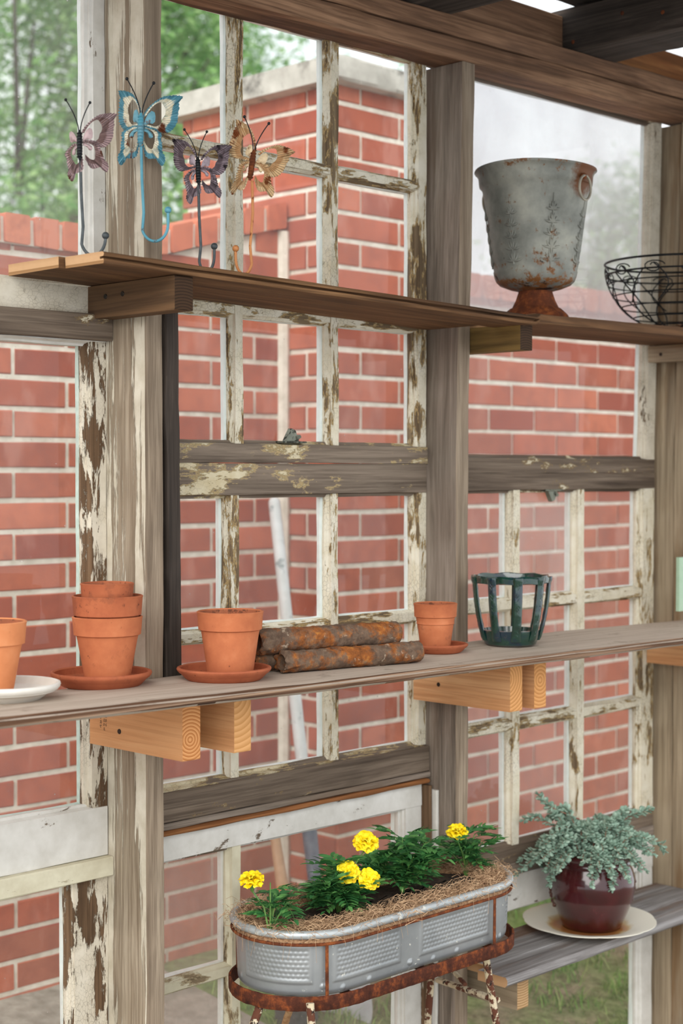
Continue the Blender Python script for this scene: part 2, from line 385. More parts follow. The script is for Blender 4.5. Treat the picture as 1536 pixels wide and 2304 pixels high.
def brick_face(b, x0, x1, z0, ztop, y, ydepth, L, H, off, jt=.010, header=None, axis='x', dirn=-1):
    """running-bond bricks proud of a mortar bed; ztop(x) limits the height"""
    row = 0; z = z0
    zmax = max(ztop(x0 + (x1 - x0) * k / 20) for k in range(21))
    while z < zmax:
        if header: xs = [x0, x0 + (header if row % 2 else L)]
        else: xs = [x0, x0 + ((off + (L / 2 if row % 2 else 0)) % L)]
        while xs[-1] < x1: xs.append(xs[-1] + L)
        xs = [min(q, x1) for q in xs]
        for a, e in zip(xs, xs[1:]):
            if e - a < .03: continue
            zt = min(z + H - jt, ztop((a + e) / 2))
            if zt - z < .012: continue
            p = random.uniform(0, .003); j = lambda: random.uniform(-.0015, .0015)
            la, le = a + jt / 2 + j(), e - jt / 2 + j()
            if header and a == x0: la = a
            if axis == 'x': b.board(la, le, y - .004 - p, y + ydepth, z + jt / 2 + j(), zt + jt / 2 + j(), axis='x', c=.003, jit=.0022, n=3)
            else: b.board(y - .004 - p, y + ydepth, la, le, z + jt / 2 + j(), zt + jt / 2 + j(), axis='y', c=.003, jit=.0022, n=3)
        z += H; row += 1
# left garden wall, its top dips and climbs to the pier
TOPP = [(-2.5, 2.034), (.52, 2.034), (.78, 2.030), (1.05, 2.055), (1.17, 2.088), (1.37, 2.146), (1.52, 2.18), (1.9, 2.2)]
def topz(x):
    for (a, p), (c_, q) in zip(TOPP, TOPP[1:]):
        if x <= c_: return p + (q - p) * (x - a) / (c_ - a)
    return TOPP[-1][1]
wl_o = thing('wall_left', (-.5, 1.14, GZ), 'red brick garden wall left of the brick pier with a brick-on-edge top', 'wall', kind='structure')
b = MB(); z0 = 1.455 - .08 * 18
brick_face(b, -2.5, 1.50, z0, topz, 1.14, .05, .335, .08, .205, jt=.013)
b.build('bricks', BRICK, wl_o, smooth=30)
b = MB(); b.prism([(-2.5, GZ - .05), (1.5, GZ - .05)] + [(x, topz(x)) for x in (1.5, 1.37, 1.17, 1.05, .78, .52)] + [(-2.5, 2.034)], 'y', 1.1385, 1.34, n=1)
b.build('mortar_bed', MORTAR, wl_o, smooth=0)
b = MB(); x = -2.4
while x < 1.49:
    w_ = .085; z = topz(x + w_ / 2); sl = (topz(x + w_) - topz(x)) / w_; zz = z
    b.board(x + .006, x + w_ - .004, 1.115, 1.36, z + .004, z + .080, axis='y', c=.004, jit=.003, n=6, warp=lambda v: (v.x, v.y, v.z + sl * (v.x - x - w_ / 2)))
    x += w_ + .006
b.build('coping_bricks', BRICKO, wl_o, smooth=40)
b = MB(); b.prism([(xx, topz(xx) + .004) for xx in (-2.5, .52, .78, 1.05, 1.17, 1.37, 1.5)] + [(xx, topz(xx) + .070) for xx in (1.5, 1.37, 1.17, 1.05, .78, .52)] + [(-2.5, 2.1)], 'y', 1.125, 1.35, n=1)
b.build('coping_mortar', MORTAR, wl_o, smooth=0)
# pier
pr = thing('brick_pier', (1.75, 1.3, GZ), 'tall square red brick pier with a pale concrete cap slab', 'pier', kind='structure')
b = MB(); zp = lambda x: 2.575
brick_face(b, 1.52, 2.0, GZ + .0, zp, .92, .05, .262, .0795, 0, header=.095, jt=.013)
brick_face(b, .925, 1.62, GZ + .0, zp, 1.52, .05, .262, .0795, 0, header=.12, axis='y', jt=.013)
b.build('bricks', BRICK, pr, smooth=30)
b = MB(); b.board(1.5215, 1.996, .9195, 1.60, GZ - .05, 2.578, axis='z', n=2, jit=0); b.build('mortar_bed', MORTAR, pr, smooth=0)
b = MB(); b.board(1.46, 2.06, .86, 1.66, 2.575, 2.645, axis='x', n=30, c=.008, jit=.004); b.build('cap_slab', CONC, pr)
b = MB(); b.tube([(1.50, 1.13, GZ), (1.502, 1.132, 2.17)], .020, 8); b.build('mortar_fillet', MORTAR, pr)
# right wall
wr_o = thing('wall_right', (3.8, .95, GZ), 'red brick garden wall to the right of the pier', 'wall', kind='structure')
b = MB(); brick_face(b, 2.0, 5.2, GZ, lambda x: 2.00, .93, .05, .238, .08, .1, jt=.012); b.build('bricks', BRICK, wr_o, smooth=30)
b = MB(); b.board(2.0, 5.2, .9295, 1.12, GZ - .05, 2.0, axis='x', n=2, jit=0); b.build('mortar_bed', MORTAR, wr_o, smooth=0)
b = MB(); x = 2.07
while x < 5.2:
    b.board(x, x + .08, .90, 1.14, 2.004, 2.08, axis='y', c=.01, jit=.003, n=5); x += .09
b.build('coping_bricks', BRICKO, wr_o, smooth=40)

# trees beyond the walls
m = NT('tree_leaves'); g = m.node('ShaderNodeNewGeometry'); col = m.ramp(g.outputs['Random Per Island'], [(0, lin('#5a8a4c')), (.4, lin('#7aa862')), (.75, lin('#9dc47c')), (1, lin('#c4dea0'))])
df = m.node('ShaderNodeBsdfDiffuse'); tl = m.node('ShaderNodeBsdfTranslucent'); mx = m.node('ShaderNodeMixShader'); mx.inputs[0].default_value = .5
m.link(col, df.inputs[0]); m.link(col, tl.inputs[0]); m.link(df.outputs[0], mx.inputs[1]); m.link(tl.outputs[0], mx.inputs[2]); m.link(mx.outputs[0], m.out.inputs[0]); LEAFM = m.m
BARK = simple('bark', '#5b5048', '#3c342e', 20, .9, 0, .6, .01)
def crown_mesh(seed, n, rad, hgt, leaf):
    rnd = random.Random(seed); b = MB(); cl = [(Vector((rnd.gauss(0, rad * .42), rnd.gauss(0, rad * .42), rnd.uniform(0, hgt))), rnd.uniform(.35, .8)) for _ in range(46)]
    for i in range(n):
        c_, r = cl[rnd.randrange(len(cl))]; d = Vector((rnd.gauss(0, 1), rnd.gauss(0, 1), rnd.gauss(0, 1))).normalized() * r * rnd.random() ** .45
        p = c_ + d; a = Vector((rnd.gauss(0, 1), rnd.gauss(0, 1), rnd.gauss(0, 1))).normalized(); e = a.orthogonal().normalized(); s_ = leaf * rnd.uniform(.6, 1.2)
        b.add([p - a * s_, p - e * s_ * .45, p + a * s_, p + e * s_ * .45], [[0, 1, 2, 3]])
    return b
def tree(loc, seed, rad, base, hgt, label, n=15000):
    t = thing('broadleaf_tree', loc, label, 'tree', group='trees beyond the brick walls')
    b = crown_mesh(seed, n, rad, hgt, .052)
    for v in b.v: v += Vector((0, 0, base))
    b.build('foliage', LEAFM, t, smooth=0, local=True)
    b = MB(); b.tube([(0, 0, -.3), (.05, 0, base), (0, .1, base + hgt * .25)], [.10, .06, .025], 10)
    r = random.Random(seed)
    for k in range(7):
        a = r.uniform(0, 6.28); z = base + hgt * r.uniform(0, .5); b.tube([(0, 0, z), (math.cos(a) * rad * .6, math.sin(a) * rad * .6, z + hgt * .3)], [.03, .01], 6)
    b.build('trunk', BARK, t, local=True)
    return t
tree((4.9, 7.6, GZ), 1, 1.5, 1.6, 4.6, 'leafy green tree at the far left beyond the left brick wall', 20000)
tree((6.5, 8.6, GZ), 2, 1.5, 1.8, 4.6, 'leafy green tree seen between the left post and the brick pier', 20000)
tree((8.4, 9.4, GZ), 3, 1.3, 2.2, 4.2, 'bright green tree seen just left of the brick pier cap', 17000)
tree((12.0, 7.4, GZ), 4, .9, 2.6, 1.6, 'distant small tree seen blurred through the milky film', 7000)
tree((7.6, 12.4, GZ), 5, 2.2, .8, 5.4, 'deeper green tree standing behind the other left-hand trees', 11000)

# ================================================================== POSTS, BEAMS, ROOF
def piece(name, label, cat, mats, boards, group=None, **k):
    b = MB()
    for bd in boards: b.board(*bd[:6], **(bd[6] if len(bd) > 6 else {}))
    return tag(b.build(name, mats, **k), label, cat, group)
ENDS = dict(endmi=1)
# post 1: worn painted side, bare narrow front (front material on its own slot)
def post(name, x0, x1, y0, y1, z0, z1, side, front, label, shear=None, notch=None):
    b = MB(); n = 60
    b.board(x0, x1, y0, y1, z0, z1, axis='z', c=.0025, jit=.0022, n=n, warp=shear)
    for i, f in enumerate(b.f):
        c_ = [sum((b.v[j][k] for j in f)) / len(f) for k in range(3)]
        if c_[1] < y0 + .006: b.mi[i] = 1
    return tag(b.build(name, [side, front]), label, 'post', 'wall posts between the window bays')
post('wooden_post', 0, .040, -.116, 0.04, FZ, 2.347, POST('z'), POSTF('z'), 'wooden wall post behind the stack of terracotta pots, streaked with worn cream paint')
sh2 = lambda v: (v.x + max(0, v.z - 1.55) * .024, v.y, v.z)
post('wooden_post', .882, .922, -.09, .04, FZ, 2.349, POSTG('z'), POSTF('z'), 'grey weathered wall post behind the small potted saucer, between the middle and right windows', sh2)
b = MB(); b.board(.8815, .8818, -.089, 0.0, 1.5585, 1.5600, axis='y', c=.0001, jit=0, n=2)
sh3 = lambda v: (v.x + max(0, v.z - 1.5) * .032, v.y, v.z)
post('wooden_post', 1.79, 1.84, -.052, .05, FZ, 2.358, POSTT('z'), POSTT('z'), 'tan corner stud beside the right-hand window, thinner of the two corner boards', sh3)
post('wooden_post', 1.788, 1.88, -.20, -.054, FZ, 2.40, POSTT('z'), POSTT('z'), 'wide tan corner board at the right edge of the photo', sh3)
b = MB(); b.board(.045, .073, -.1175, -.07, 1.060, 1.765, axis='z', n=30, jit=.003, warp=lambda v: (v.x + (1.765 - v.z) * .014, v.y, v.z))
tag(b.build('wooden_prop', [DARK('z')]), 'dark narrow upright prop board beside the left post, standing on the middle shelf', 'prop board')
tilt = lambda v: (v.x, v.y, v.z + (v.x - .7) * .0125)
piece('roof_beam', 'lower of the two long header beams over the windows', 'beam', [BEAM('x')], [(-1.0, 2.7, -.09, -.0015, 2.348, 2.394, dict(c=.003, jit=.003, n=110, warp=tilt))], 'header beams')
piece('roof_beam', 'upper of the two long header beams over the windows', 'beam', [BEAM('x')], [(-1.0, 2.7, -.093, .05, 2.397, 2.440, dict(c=.003, jit=.003, n=110, warp=tilt))], 'header beams')
RAF = [(.735, .86, 'dark rafter at the top centre of the photo above the middle window', DARK), (1.312, 1.47, 'dark grey rafter at the top right of the photo with orange nail heads', DARK)]
for x0, x1, lb, mt in RAF:
    t = thing('rafter', ((x0 + x1) / 2, -1, 2.44), lb, 'rafter', group='roof rafters')
    b = MB(); b.board(x0, x1, -2.3, -.002, 2.441 + (x0 - .7) * .012, 2.553, axis='y', c=.003, jit=.003, n=60); b.build('timber', [mt('y')], t)
    if x0 > 1:
        for (yy, zz) in ((-.22, 2.51), (-.33, 2.49), (-.08, 2.47)):
            b = MB(); b.ball((x0 - .001, yy, zz), .005, 6, sq=(.4, 1, 1)); b.build('nail_head', RUST, t)
piece('rafter', 'dark rafter at the far left above the header beams', 'rafter', [DARK('y')], [(.16, .29, -2.3, -.002, 2.441, 2.553)], 'roof rafters')
piece('rafter', 'dark rafter at the far right above the corner post', 'rafter', [DARK('y')], [(1.98, 2.1, -2.3, -.002, 2.458, 2.56)], 'roof rafters')
for x0, x1, lb, mt in ((.292, .733, 'brown blocking board between the left and centre rafters', BEAM), (.862, 1.31, 'brown blocking board between the two rafters, a slit of sky above it', BEAM), (1.472, 1.978, 'orange-brown blocking board right of the grey rafter', RAWO)):
    piece('blocking_board', lb, 'board', [mt('x')], [(x0, x1, -.05, -.01, 2.444, 2.536)], 'blocking boards between rafters')
for k in range(9):
    y1 = -.06 - k * .155
    if k == 0: y1 = -.068
    tag(MB().board(-1.0, 2.7, -.06 - k * .155 - .150, y1, 2.560, 2.580, axis='x', n=60, jit=.003).build('roof_plank', [DARK('x')]), 'dark roof plank lying across the rafters, row ' + ('nearest the window wall' if k == 0 else 'farther from the window wall'), 'plank', 'roof planks')

# ================================================================== WINDOWS
def sash(name, label, x0, x1, z0, z1, st, rl, vm=(), hm=(), sm=None, rm=None, mm=None, glass=GLASS, putty=PUTTY, y=0., d=.04, shear=None, hazy=(), wmu=.021, lip=0):
    t = thing(name, ((x0 + x1) / 2, y, z0), label, 'window', kind='structure')
    gy = y + .020; ch = .008; sm = sm or FLAKE_C; rm = rm or sm; mm = mm or sm
    def xw(v): return shear(v) if shear else v
    # stiles with a moulded inner edge
    if st[1]:
        b = MB(); a = x1 - st[1]
        b.prism([(x1, y), (x1, y + d), (a - .001, y + d), (a - .010, gy + .004), (a - .010, gy - .006), (a - .004, gy - .008), (a - .004, gy - .014), (a, gy - .016), (a, y)], 'z', z0, z1, n=40, jit=.0015, warp=xw)
        b.build('stile', [sm('z')], t)
    if st[0]:
        b = MB(); a = x0 + st[0]
        b.prism([(x0, y), (a, y), (a, gy - .016), (a + .004, gy - .014), (a + .004, gy - .008), (a + .010, gy - .006), (a + .010, gy + .004), (a + .001, y + d), (x0, y + d)], 'z', z0, z1, n=40, jit=.0015, warp=xw)
        b.build('stile', [sm('z')], t)
    xa, xb = x0 + st[0], x1 - st[1]
    if rl[0]:
        b = MB(); a = z0 + rl[0]
        b.prism([(y - .002 - lip, z0), (y + d, z0), (y + d, a + .001), (gy + .004, a + .008), (gy - .006, a + .008), (gy - .008, a + .003), (y - .002 - lip, a)], 'x', x0 + .001, x1 - .001, n=50, jit=.0018)
        b.build('rail', [rm('x')], t)
    if rl[1]:
        b = MB(); a = z1 - rl[1]
        b.prism([(y - .002 - lip, a), (gy - .008, a - .003), (gy - .006, a - .008), (gy + .004, a - .008), (y + d, a - .001), (y + d, z1), (y - .002 - lip, z1)], 'x', x0 + .001, x1 - .001, n=50, jit=.0018)
        b.build('rail', [rm('x')], t)
    za, zb = z0 + rl[0], z1 - rl[1]
    for xc in vm:
        w = wmu / 2; b = MB()
        b.prism([(xc - w, y + .001), (xc + w, y + .001), (xc + w, gy - .012), (xc + w + .006, gy - .005), (xc + w + .006, gy + .003), (xc + w + .001, y + d - .004), (xc - w - .001, y + d - .004), (xc - w - .006, gy + .003), (xc - w - .006, gy - .005), (xc - w, gy - .012)], 'z', za, zb, n=44, jit=.0022)
        b.build('muntin', [mm('z')], t)
    for zc in hm:
        w = wmu * .42; b = MB()
        b.prism([(y + .003, zc - w), (gy - .012, zc - w), (gy - .005, zc - w - .006), (gy + .003, zc - w - .006), (y + d - .004, zc - w), (y + d - .004, zc + w), (gy + .003, zc + w + .006), (gy - .005, zc + w + .006), (gy - .012, zc + w), (y + .003, zc + w)], 'x', xa, xb, n=40, jit=.0022)
        b.build('muntin', [mm('x')], t)
    # panes and the putty bead around each, on the outer face
    xs = [xa] + sorted(vm) + [xb]; zs = [za] + sorted(hm) + [zb]; pb = MB(); k = 0
    for i in range(len(xs) - 1):
        for j in range(len(zs) - 1):
            mx_ = wmu / 2 if i else 0; my_ = wmu * .42 if j else 0
            l, r = xs[i] + (wmu / 2 if i else 0), xs[i + 1] - (wmu / 2 if i < len(xs) - 2 else 0)
            lo, hi = zs[j] + (wmu * .42 if j else 0), zs[j + 1] - (wmu * .42 if j < len(zs) - 2 else 0)
            b = MB(); n_ = 1
            b.board(l - .002, r + .002, gy - .001, gy + .0015, lo - .002, hi + .002, axis='x', c=.0003, jit=0, n=1)
            if shear: b.v = [Vector(shear(v)) if v.x > (l + r) / 2 else v for v in b.v]
            b.build('pane', [GLASSH if k in hazy else glass], t, smooth=0); k += 1
            for (a_, b_, c_, d_, ax) in ((l, l + .008, lo, hi, 'z'), (r - .010, r, lo, hi, 'z'), (l, r, lo, lo + .008, 'x'), (l, r, hi - .007, hi, 'x')):
                q = MB().board(a_, b_, gy + .002, gy + .018, c_, d_, axis=ax, c=.004, jit=.0016, n=max(4, int((d_ - c_ if ax == 'z' else b_ - a_) / .02)))
                if shear and a_ > (l + r) / 2: q.v = [Vector(shear(v)) for v in q.v]
                pb.add(q.v, q.f)
    pb.build('putty', [putty], t)
    return t
# left bay
sash('window_1', 'upper left window behind the first butterfly, one large pane in a cream frame', -1.0, -.001, 1.737, 2.392, (.04, .026), (.050, .03), (), (), CLEAN_W, FLAKE_W, putty=PUTTY, glass=GLASSS)
sash('window_2', 'left window below the upper shelf, one large pane with mint putty', -1.0, -.001, .742, 1.690, (.04, .034), (.090, .002), (), (), FLAKE_B, CLEAN_W, putty=PUTTYG)
sash('window_3', 'lowest left window, flaking cream frame at the bottom left corner', -1.0, -.001, -.132, .704, (.04, .074), (.04, .002), (), (), FLAKE_B, OLIVE)
piece('wooden_batten', 'flaking taupe batten under the left end of the upper shelf', 'batten', [FLAKE_D('x'), DARK_END], [(-1.0, -.0015, -.022, .03, 1.6895, 1.7362, dict(endmi=1))], 'battens across the left windows')
piece('wooden_batten', 'sage-cream batten across the foot of the left window', 'batten', [OLIVE('x'), OLD_END], [(-1.0, -.0015, -.018, .03, .705, .741, dict(endmi=1))], 'battens across the left windows')
# middle bay
BX0, BX1 = .041, .881
sash('window_4', 'upper middle nine-pane window with flaking cream muntins', BX0, BX1, 1.4687, 2.392, (.03, .026), (.0365, .030), (.327, .594), (2.082, 1.772), FLAKE_C, FLAKE_T, FLAKE_C, lip=.004)
sash('window_5', 'middle six-pane window behind the rusty pipes', BX0, BX1, .782, 1.4675, (.03, .024), (.058, .062), (.3135, .594), (1.128,), FLAKE_C, FLAKE_T, FLAKE_C, lip=.001)
# dark face board over the bottom rail of the middle window
piece('wooden_batten', 'dark weathered rail below the middle six-pane window with scraps of cream paint', 'batten', [FLAKE_D('x')], [(BX0, BX1 - .002, -.012, -.0035, .781, .838, dict(jit=.0015))], 'battens below the middle window')
piece('wooden_batten', 'thin grey ledge strip below the dark rail of the middle window', 'batten', [POSTG('x')], [(BX0, BX1 - .002, -.016, .03, .768, .780, dict(jit=.0015))], 'battens below the middle window')
piece('wooden_batten', 'cracked reddish brown strip above the white rail', 'batten', [RAWO('x')], [(BX0, .868, -.024, .03, .7575, .767, dict(jit=.003, c=.004))], 'battens below the middle window')
sash('window_6', 'lowest middle window with a white top rail behind the planter', BX0, .862, -.132, .7565, (.03, .052), (.04, .050), (.313,), (.458,), CLEAN_W, CLEAN_W, OLIVE, glass=GLASSL, hazy=(0, 1), y=-.004)
piece('wooden_batten', 'narrow layered board beside the lowest middle window, nearer the glass', 'batten', [FLAKE_B('z')], [(.8635, .872, -.028, .03, -.134, .752, dict(jit=.0015))], 'boards at the right of the lowest middle window')
piece('wooden_batten', 'narrow layered board beside the lowest middle window, nearer the grey post', 'batten', [CLEAN_W('z')], [(.873, .8812, -.040, .03, -.134, .742, dict(jit=.0015))], 'boards at the right of the lowest middle window')
# right bay
RX0, RX1 = .923, 1.779
def shR(v): return (v[0] + max(0, v[2] - 1.5) * .034, v[1], v[2])
sash('window_7', 'upper right window behind the urn, one big pane veiled by milky film', RX0, RX1, 1.448, 2.394, (.03, .036), (.0345, .030), (), (), FLAKE_W, FLAKE_D, shear=shR)
sash('window_8', 'right nine-pane window behind the green basket pot', RX0, RX1, .519, 1.4478, (.03, .050), (.040, .040), (1.2045, 1.461), (1.1355, .848), FLAKE_C, FLAKE_D, FLAKE_C, hazy=(5,), glass=GLASSL, wmu=.026)
sash('window_9', 'lowest right window with a white rail behind the maroon pot', RX0, RX1, -.132, .487, (.03, .045), (.04, .080), (), (), CLEAN_W, CLEAN_W, glass=GLASS)
piece('wooden_batten', 'grey strip between the right nine-pane window and the white rail', 'batten', [POSTG('x')], [(RX0 + .001, RX1, -.004, .03, .4885, .518)])
# plastic film outside the upper right pane
m = NT('milky_film'); m.coords(rnd=False)
tr = m.node('ShaderNodeBsdfTransparent'); tl = m.node('ShaderNodeBsdfTranslucent'); df = m.node('ShaderNodeBsdfDiffuse'); tl.inputs[0].default_value = lin('#f1f6fb'); df.inputs[0].default_value = lin('#dfe4f4')
md = m.node('ShaderNodeMixShader'); md.inputs[0].default_value = .12; m.link(tl.outputs[0], md.inputs[1]); m.link(df.outputs[0], md.inputs[2])
f = m.ramp(m.noise(m.base, 3.2, 4, .6), [(.32, (.30,) * 3), (.66, (.60,) * 3)])
ms = m.node('ShaderNodeMixShader'); m.link(f, ms.inputs[0]); m.link(tr.outputs[0], ms.inputs[1]); m.link(md.outputs[0], ms.inputs[2]); m.link(ms.outputs[0], m.out.inputs[0])
b = MB(); nx, nz = 40, 30; vs = []
for j in range(nz + 1):
    for i in range(nx + 1):
        x = .95 + .83 * i / nx; z = 1.795 + .62 * j / nz; vs.append((x, .048 + .004 * noise.noise(Vector((x * 9, z * 6, 3))), z))
b.add(vs, [[j * (nx + 1) + i, j * (nx + 1) + i + 1, (j + 1) * (nx + 1) + i + 1, (j + 1) * (nx + 1) + i] for j in range(nz) for i in range(nx)])
o = b.build('plastic_film', [m.m]); md_ = o.modifiers.new('thick', 'SOLIDIFY'); md_.thickness = .0004
tag(o, 'milky plastic film stapled outside the upper right window', 'plastic film')
# sash lifts
LIFT = patchy('tarnished_brass', ('#5d6156', '#8c8f80'), [('#2f3029', .55, 60, .02)], .5, .5)
def lift(px, py, y, flip, label):
    p = atY(px, py, y); t = thing('sash_latch', p, label, 'latch')
    b = MB(); b.board(-.034, .034, -.004, .022, 0, .004, axis='x', n=3, jit=.0005); b.build('plate', LIFT, t, local=True)
    b = MB(); s_ = -1 if flip else 1
    b.prism([(-.018, .004), (.018, .004), (.008, .026), (-.002, .030), (-.010, .018)], 'y', .002, .014, n=2); b.tube([(.010, .006, .010), (.024, .006, .014)], [.007, .004], 8)
    b.build('cam', LIFT, t, local=True)
    if flip:
        for c_ in t.children: c_.scale = (1, 1, -1)
    return t
lift(660, 997, -.004, False, 'small tarnished sash latch standing on the meeting rail of the middle window')
lift(1245, 1101, -.003, True, 'small dark latch hanging under the top rail of the right nine-pane window')

# ================================================================== SHELVES AND BRACKETS
def lerp_tab(x, tab):
    for (a, p), (c_, q) in zip(tab, tab[1:]):
        if x <= c_: return p + (q - p) * (x - a) / (c_ - a)
    return tab[-1][1]
def mid_z(x, y):
    bk = lerp_tab(x, ((-2, 1.079), (.1, 1.0778), (1.2, 1.0785), (2, 1.066))); fr = lerp_tab(x, ((-1.2, 1.094), (-.466, 1.086), (.176, 1.0768), (1.36, 1.070), (2, 1.069)))
    return bk + (y + .118) / -.242 * (fr - bk)
b = MB()
def midwarp(v):
    top = mid_z(v.x, v.y); return (v.x, v.y, top + v.z)
b.prism([(-.36, -.0145), (-.363, -.006), (-.357, -.0045), (-.359, 0), (-.28, 0), (-.2, 0), (-.1185, 0), (-.1185, -.019), (-.352, -.019), (-.356, -.0165)], 'x', -1.0, 1.787, n=140, jit=.0012, warp=midwarp)
# notched round the posts: the shelf is cut as three runs at the back
mshelf = b
m = NT('weathered_ply'); m.coords()
g1 = m.noise(m.scaled((.05, 1, 1)), 60, 7, .65); g2 = m.noise(m.base, 4, 5, .6)
c = m.ramp(g1, [(.3, lin('#9a897a')), (.6, lin('#c2b4a5'))]); c = m.mix(m.ramp(g2, [(.3, (0, 0, 0, 1)), (.7, (.6, .6, .6, 1))]), c, lin('#b8a899'))
c = m.mix(m.math('MULTIPLY', m.step(m.noise(m.base, 11, 6, .7), .62, .03), .4), c, lin('#7b6a5a')); m.bsdf(c, .85, 0, g1, .3, .001, .25); PLY = m.m
m = NT('ply_edge'); m.coords(rnd=False)
g1 = m.noise(m.scaled((.06, 1, 9)), 22, 5, .6); c = m.ramp(g1, [(.34, lin('#2e211a')), (.5, lin('#6d4f3b')), (.66, lin('#a98d75'))]); m.bsdf(c, .85, 0, g1, .6, .002, .25); PLYE = m.m
for i, f_ in enumerate(b.f):
    vv = [b.v[j] for j in f_]; nrm = (vv[1] - vv[0]).cross(vv[2] - vv[0])
    if nrm.length and abs(nrm.normalized().z) < .8: b.mi[i] = 1
tag(b.build('wooden_shelf', [PLY, PLYE]), 'long weathered middle shelf carrying the terracotta pots and rusty pipes', 'shelf')

def upz(x, y): return 1.811 + (x + .2) * (-.0235) if x < .95 else 1.790 + (x - .9) * .012
for (y0, y1, lb, x0, x1, lip_) in ((-.155, -.262, 'front plank of the upper shelf under the butterflies, split tongue edge', -.200, .955, 1), (-.003, -.153, 'back plank of the upper shelf under the butterflies, against the window', -.212, .880, 0)):
    b = MB()
    if lip_: prof = [(y1 + .004, 0), (y0, 0), (y0, -.019), (y1 + .002, -.019), (y1, -.0165), (y1 + .001, -.0125), (y1 + .011, -.0115), (y1 + .011, -.0085), (y1 + .0015, -.007), (y1, -.003)]
    else: prof = [(y1, 0), (y0, 0), (y0, -.019), (y1, -.019)]
    b.prism(prof, 'x', x0, x1, n=90, jit=.0014, endmi=1, warp=lambda v: (v.x + .3 * (v.y + .26) * .0, v.y, upz(v.x, v.y) + v.z + (.0 if v.x > -.1 else 0)))
    tag(b.build('wooden_shelf', [SHELFU('x'), OLD_END]), lb, 'shelf', 'planks of the upper shelf')
b = MB(); b.prism([(-.245, 0), (-.006, 0), (-.006, -.020), (-.243, -.020), (-.247, -.012)], 'x', .962, 1.785, n=90, jit=.0016, endmi=1, warp=lambda v: (v.x, v.y, 1.7905 + (v.x - .9) * .012 + v.z))
tag(b.build('wooden_shelf', [SHELFU('x'), OLD_END]), 'right-hand upper shelf plank under the urn and wire basket', 'shelf', 'planks of the upper shelf')
# lower right shelf
b = MB(); LSZ = .362
for (y0, y1) in ((-.148, -.004), (-.232, -.150)):
    if y0 < -.2: b.prism([(y0 + .004, LSZ), (y1, LSZ), (y1, LSZ - .022), (y0 + .006, LSZ - .022), (y0, LSZ - .016), (y0, LSZ - .006)], 'x', .885 if y0 < -.2 else .924, 1.786, n=60, jit=.0012, endmi=1)
    else: b.board(.924, 1.786, y0, y1, LSZ - .022, LSZ, axis='x', jit=.0012, endmi=1)
GRSH = lambda a: wood('grey_shelf_timber', a, ('#aaa8a8', '#84807f', '#55504e'), None, grain=44, gstr=.5, stains='#6b4f3a')
tag(b.build('wooden_shelf', [GRSH('x'), OLD_END]), 'grey weathered lower right shelf under the maroon pot', 'shelf')

def bracket(x0, x1, yf, z0, z1, label, mats, cut=0, holes=(), group='shelf brackets', y0=-.001, rag=False):
    t = thing('shelf_bracket', ((x0 + x1) / 2, y0, z0), label, 'bracket', group=group)
    b = MB(); b.prism([(y0, z0), (y0, z1), (yf, z1), (yf, z0 + cut), (yf + cut, z0)] if cut else [(y0, z0), (y0, z1), (yf + .001, z1), (yf, z1 - .002), (yf, z0 + .002), (yf + .001, z0)], 'x', x0, x1, n=2)
    c_ = Vector(((x0 + x1) / 2, yf, (z0 + z1) / 2))
    for i, f in enumerate(b.f):
        cc_ = [sum((b.v[j][k] for j in f)) / len(f) for k in range(3)]
        if cc_[1] < yf + .003: b.mi[i] = 1
    o = b.build('timber', mats, t, smooth=20)
    for (yy, zz) in holes:
        h = MB(); h.lathe([(.0001, -.0012), (.0042, -.0012), (.0048, 0), (.0042, .0012), (.0001, .0012)], 12); h.xform(Matrix.Translation((x0 - .0004, yy, zz)) @ Matrix.Rotation(math.pi / 2, 4, 'Y'))
        h.build('screw_hole', SCREW, t)
    return t
SCREW = simple('dark_screw', '#16120f', '#332a22', 90, .5, .3)
bracket(-.041, -.0015, -.267, .953, 1.0565, 'fresh pine bracket on the left post, nearer and left of its pair, faint ink stamp', [PINE('y'), endgrain('pine_rings_a', '#dca16a', '#a5622f', (.003, 0, -.036), 52)], 0, ((-.090, .985), (-.06, 1.028)))
bracket(.0765, .116, -.267, .953, 1.0565, 'fresh pine bracket on the left post, right of its pair with a dark knot', [PINE('y'), endgrain('pine_rings_b', '#dba670', '#c08a52', (.02, 0, -.10), 30)])
bracket(.839, .8795, -.275, .945, 1.0535, 'fresh pine bracket on the grey post, nearer and left of its pair', [PINE('y'), endgrain('pine_rings_c', '#dca46c', '#b47c46', (.03, 0, -.07), 40)], 0, ((-.075, .985),))
bracket(.9245, .965, -.272, .943, 1.0535, 'fresh pine bracket on the grey post, right of its pair', [PINE('y'), endgrain('pine_rings_d', '#dba268', '#b57a44', (.0, 0, -.06), 40)])
bracket(1.747, 1.787, -.20, .950, 1.0490, 'fresh pine bracket at the right corner under the middle shelf', [PINE('y'), PINE_END], 0, ((-.04, 1.02), (-.10, 1.02)))
OLDB = lambda a: wood('old_bracket_timber', a, ('#7c5d40', '#5c4530', '#33241a'), None, grain=22, gstr=.4)
t = bracket(-.042, -.0015, -.250, 1.728, 1.7865, 'dark brown bracket under the left end of the upper shelf with two black holes', [OLDB('y'), DARK_END], 0, ((-.055, 1.765), (-.105, 1.766)))
OLIVB = lambda a: wood('olive_bracket_timber', a, ('#a58852', '#7c6338', '#3d2f1a'), None, grain=16, gstr=.5)
bracket(.929, .970, -.228, 1.713, 1.7680, 'olive brown bracket on the grey post under the upper shelf', [OLIVB('y'), DARK_END])
bracket(1.747, 1.787, -.21, 1.736, 1.778, 'tan bracket at the right corner under the upper shelf', [POSTT('y'), OLD_END], 0, ((-.04, 1.755), (-.12, 1.76)))
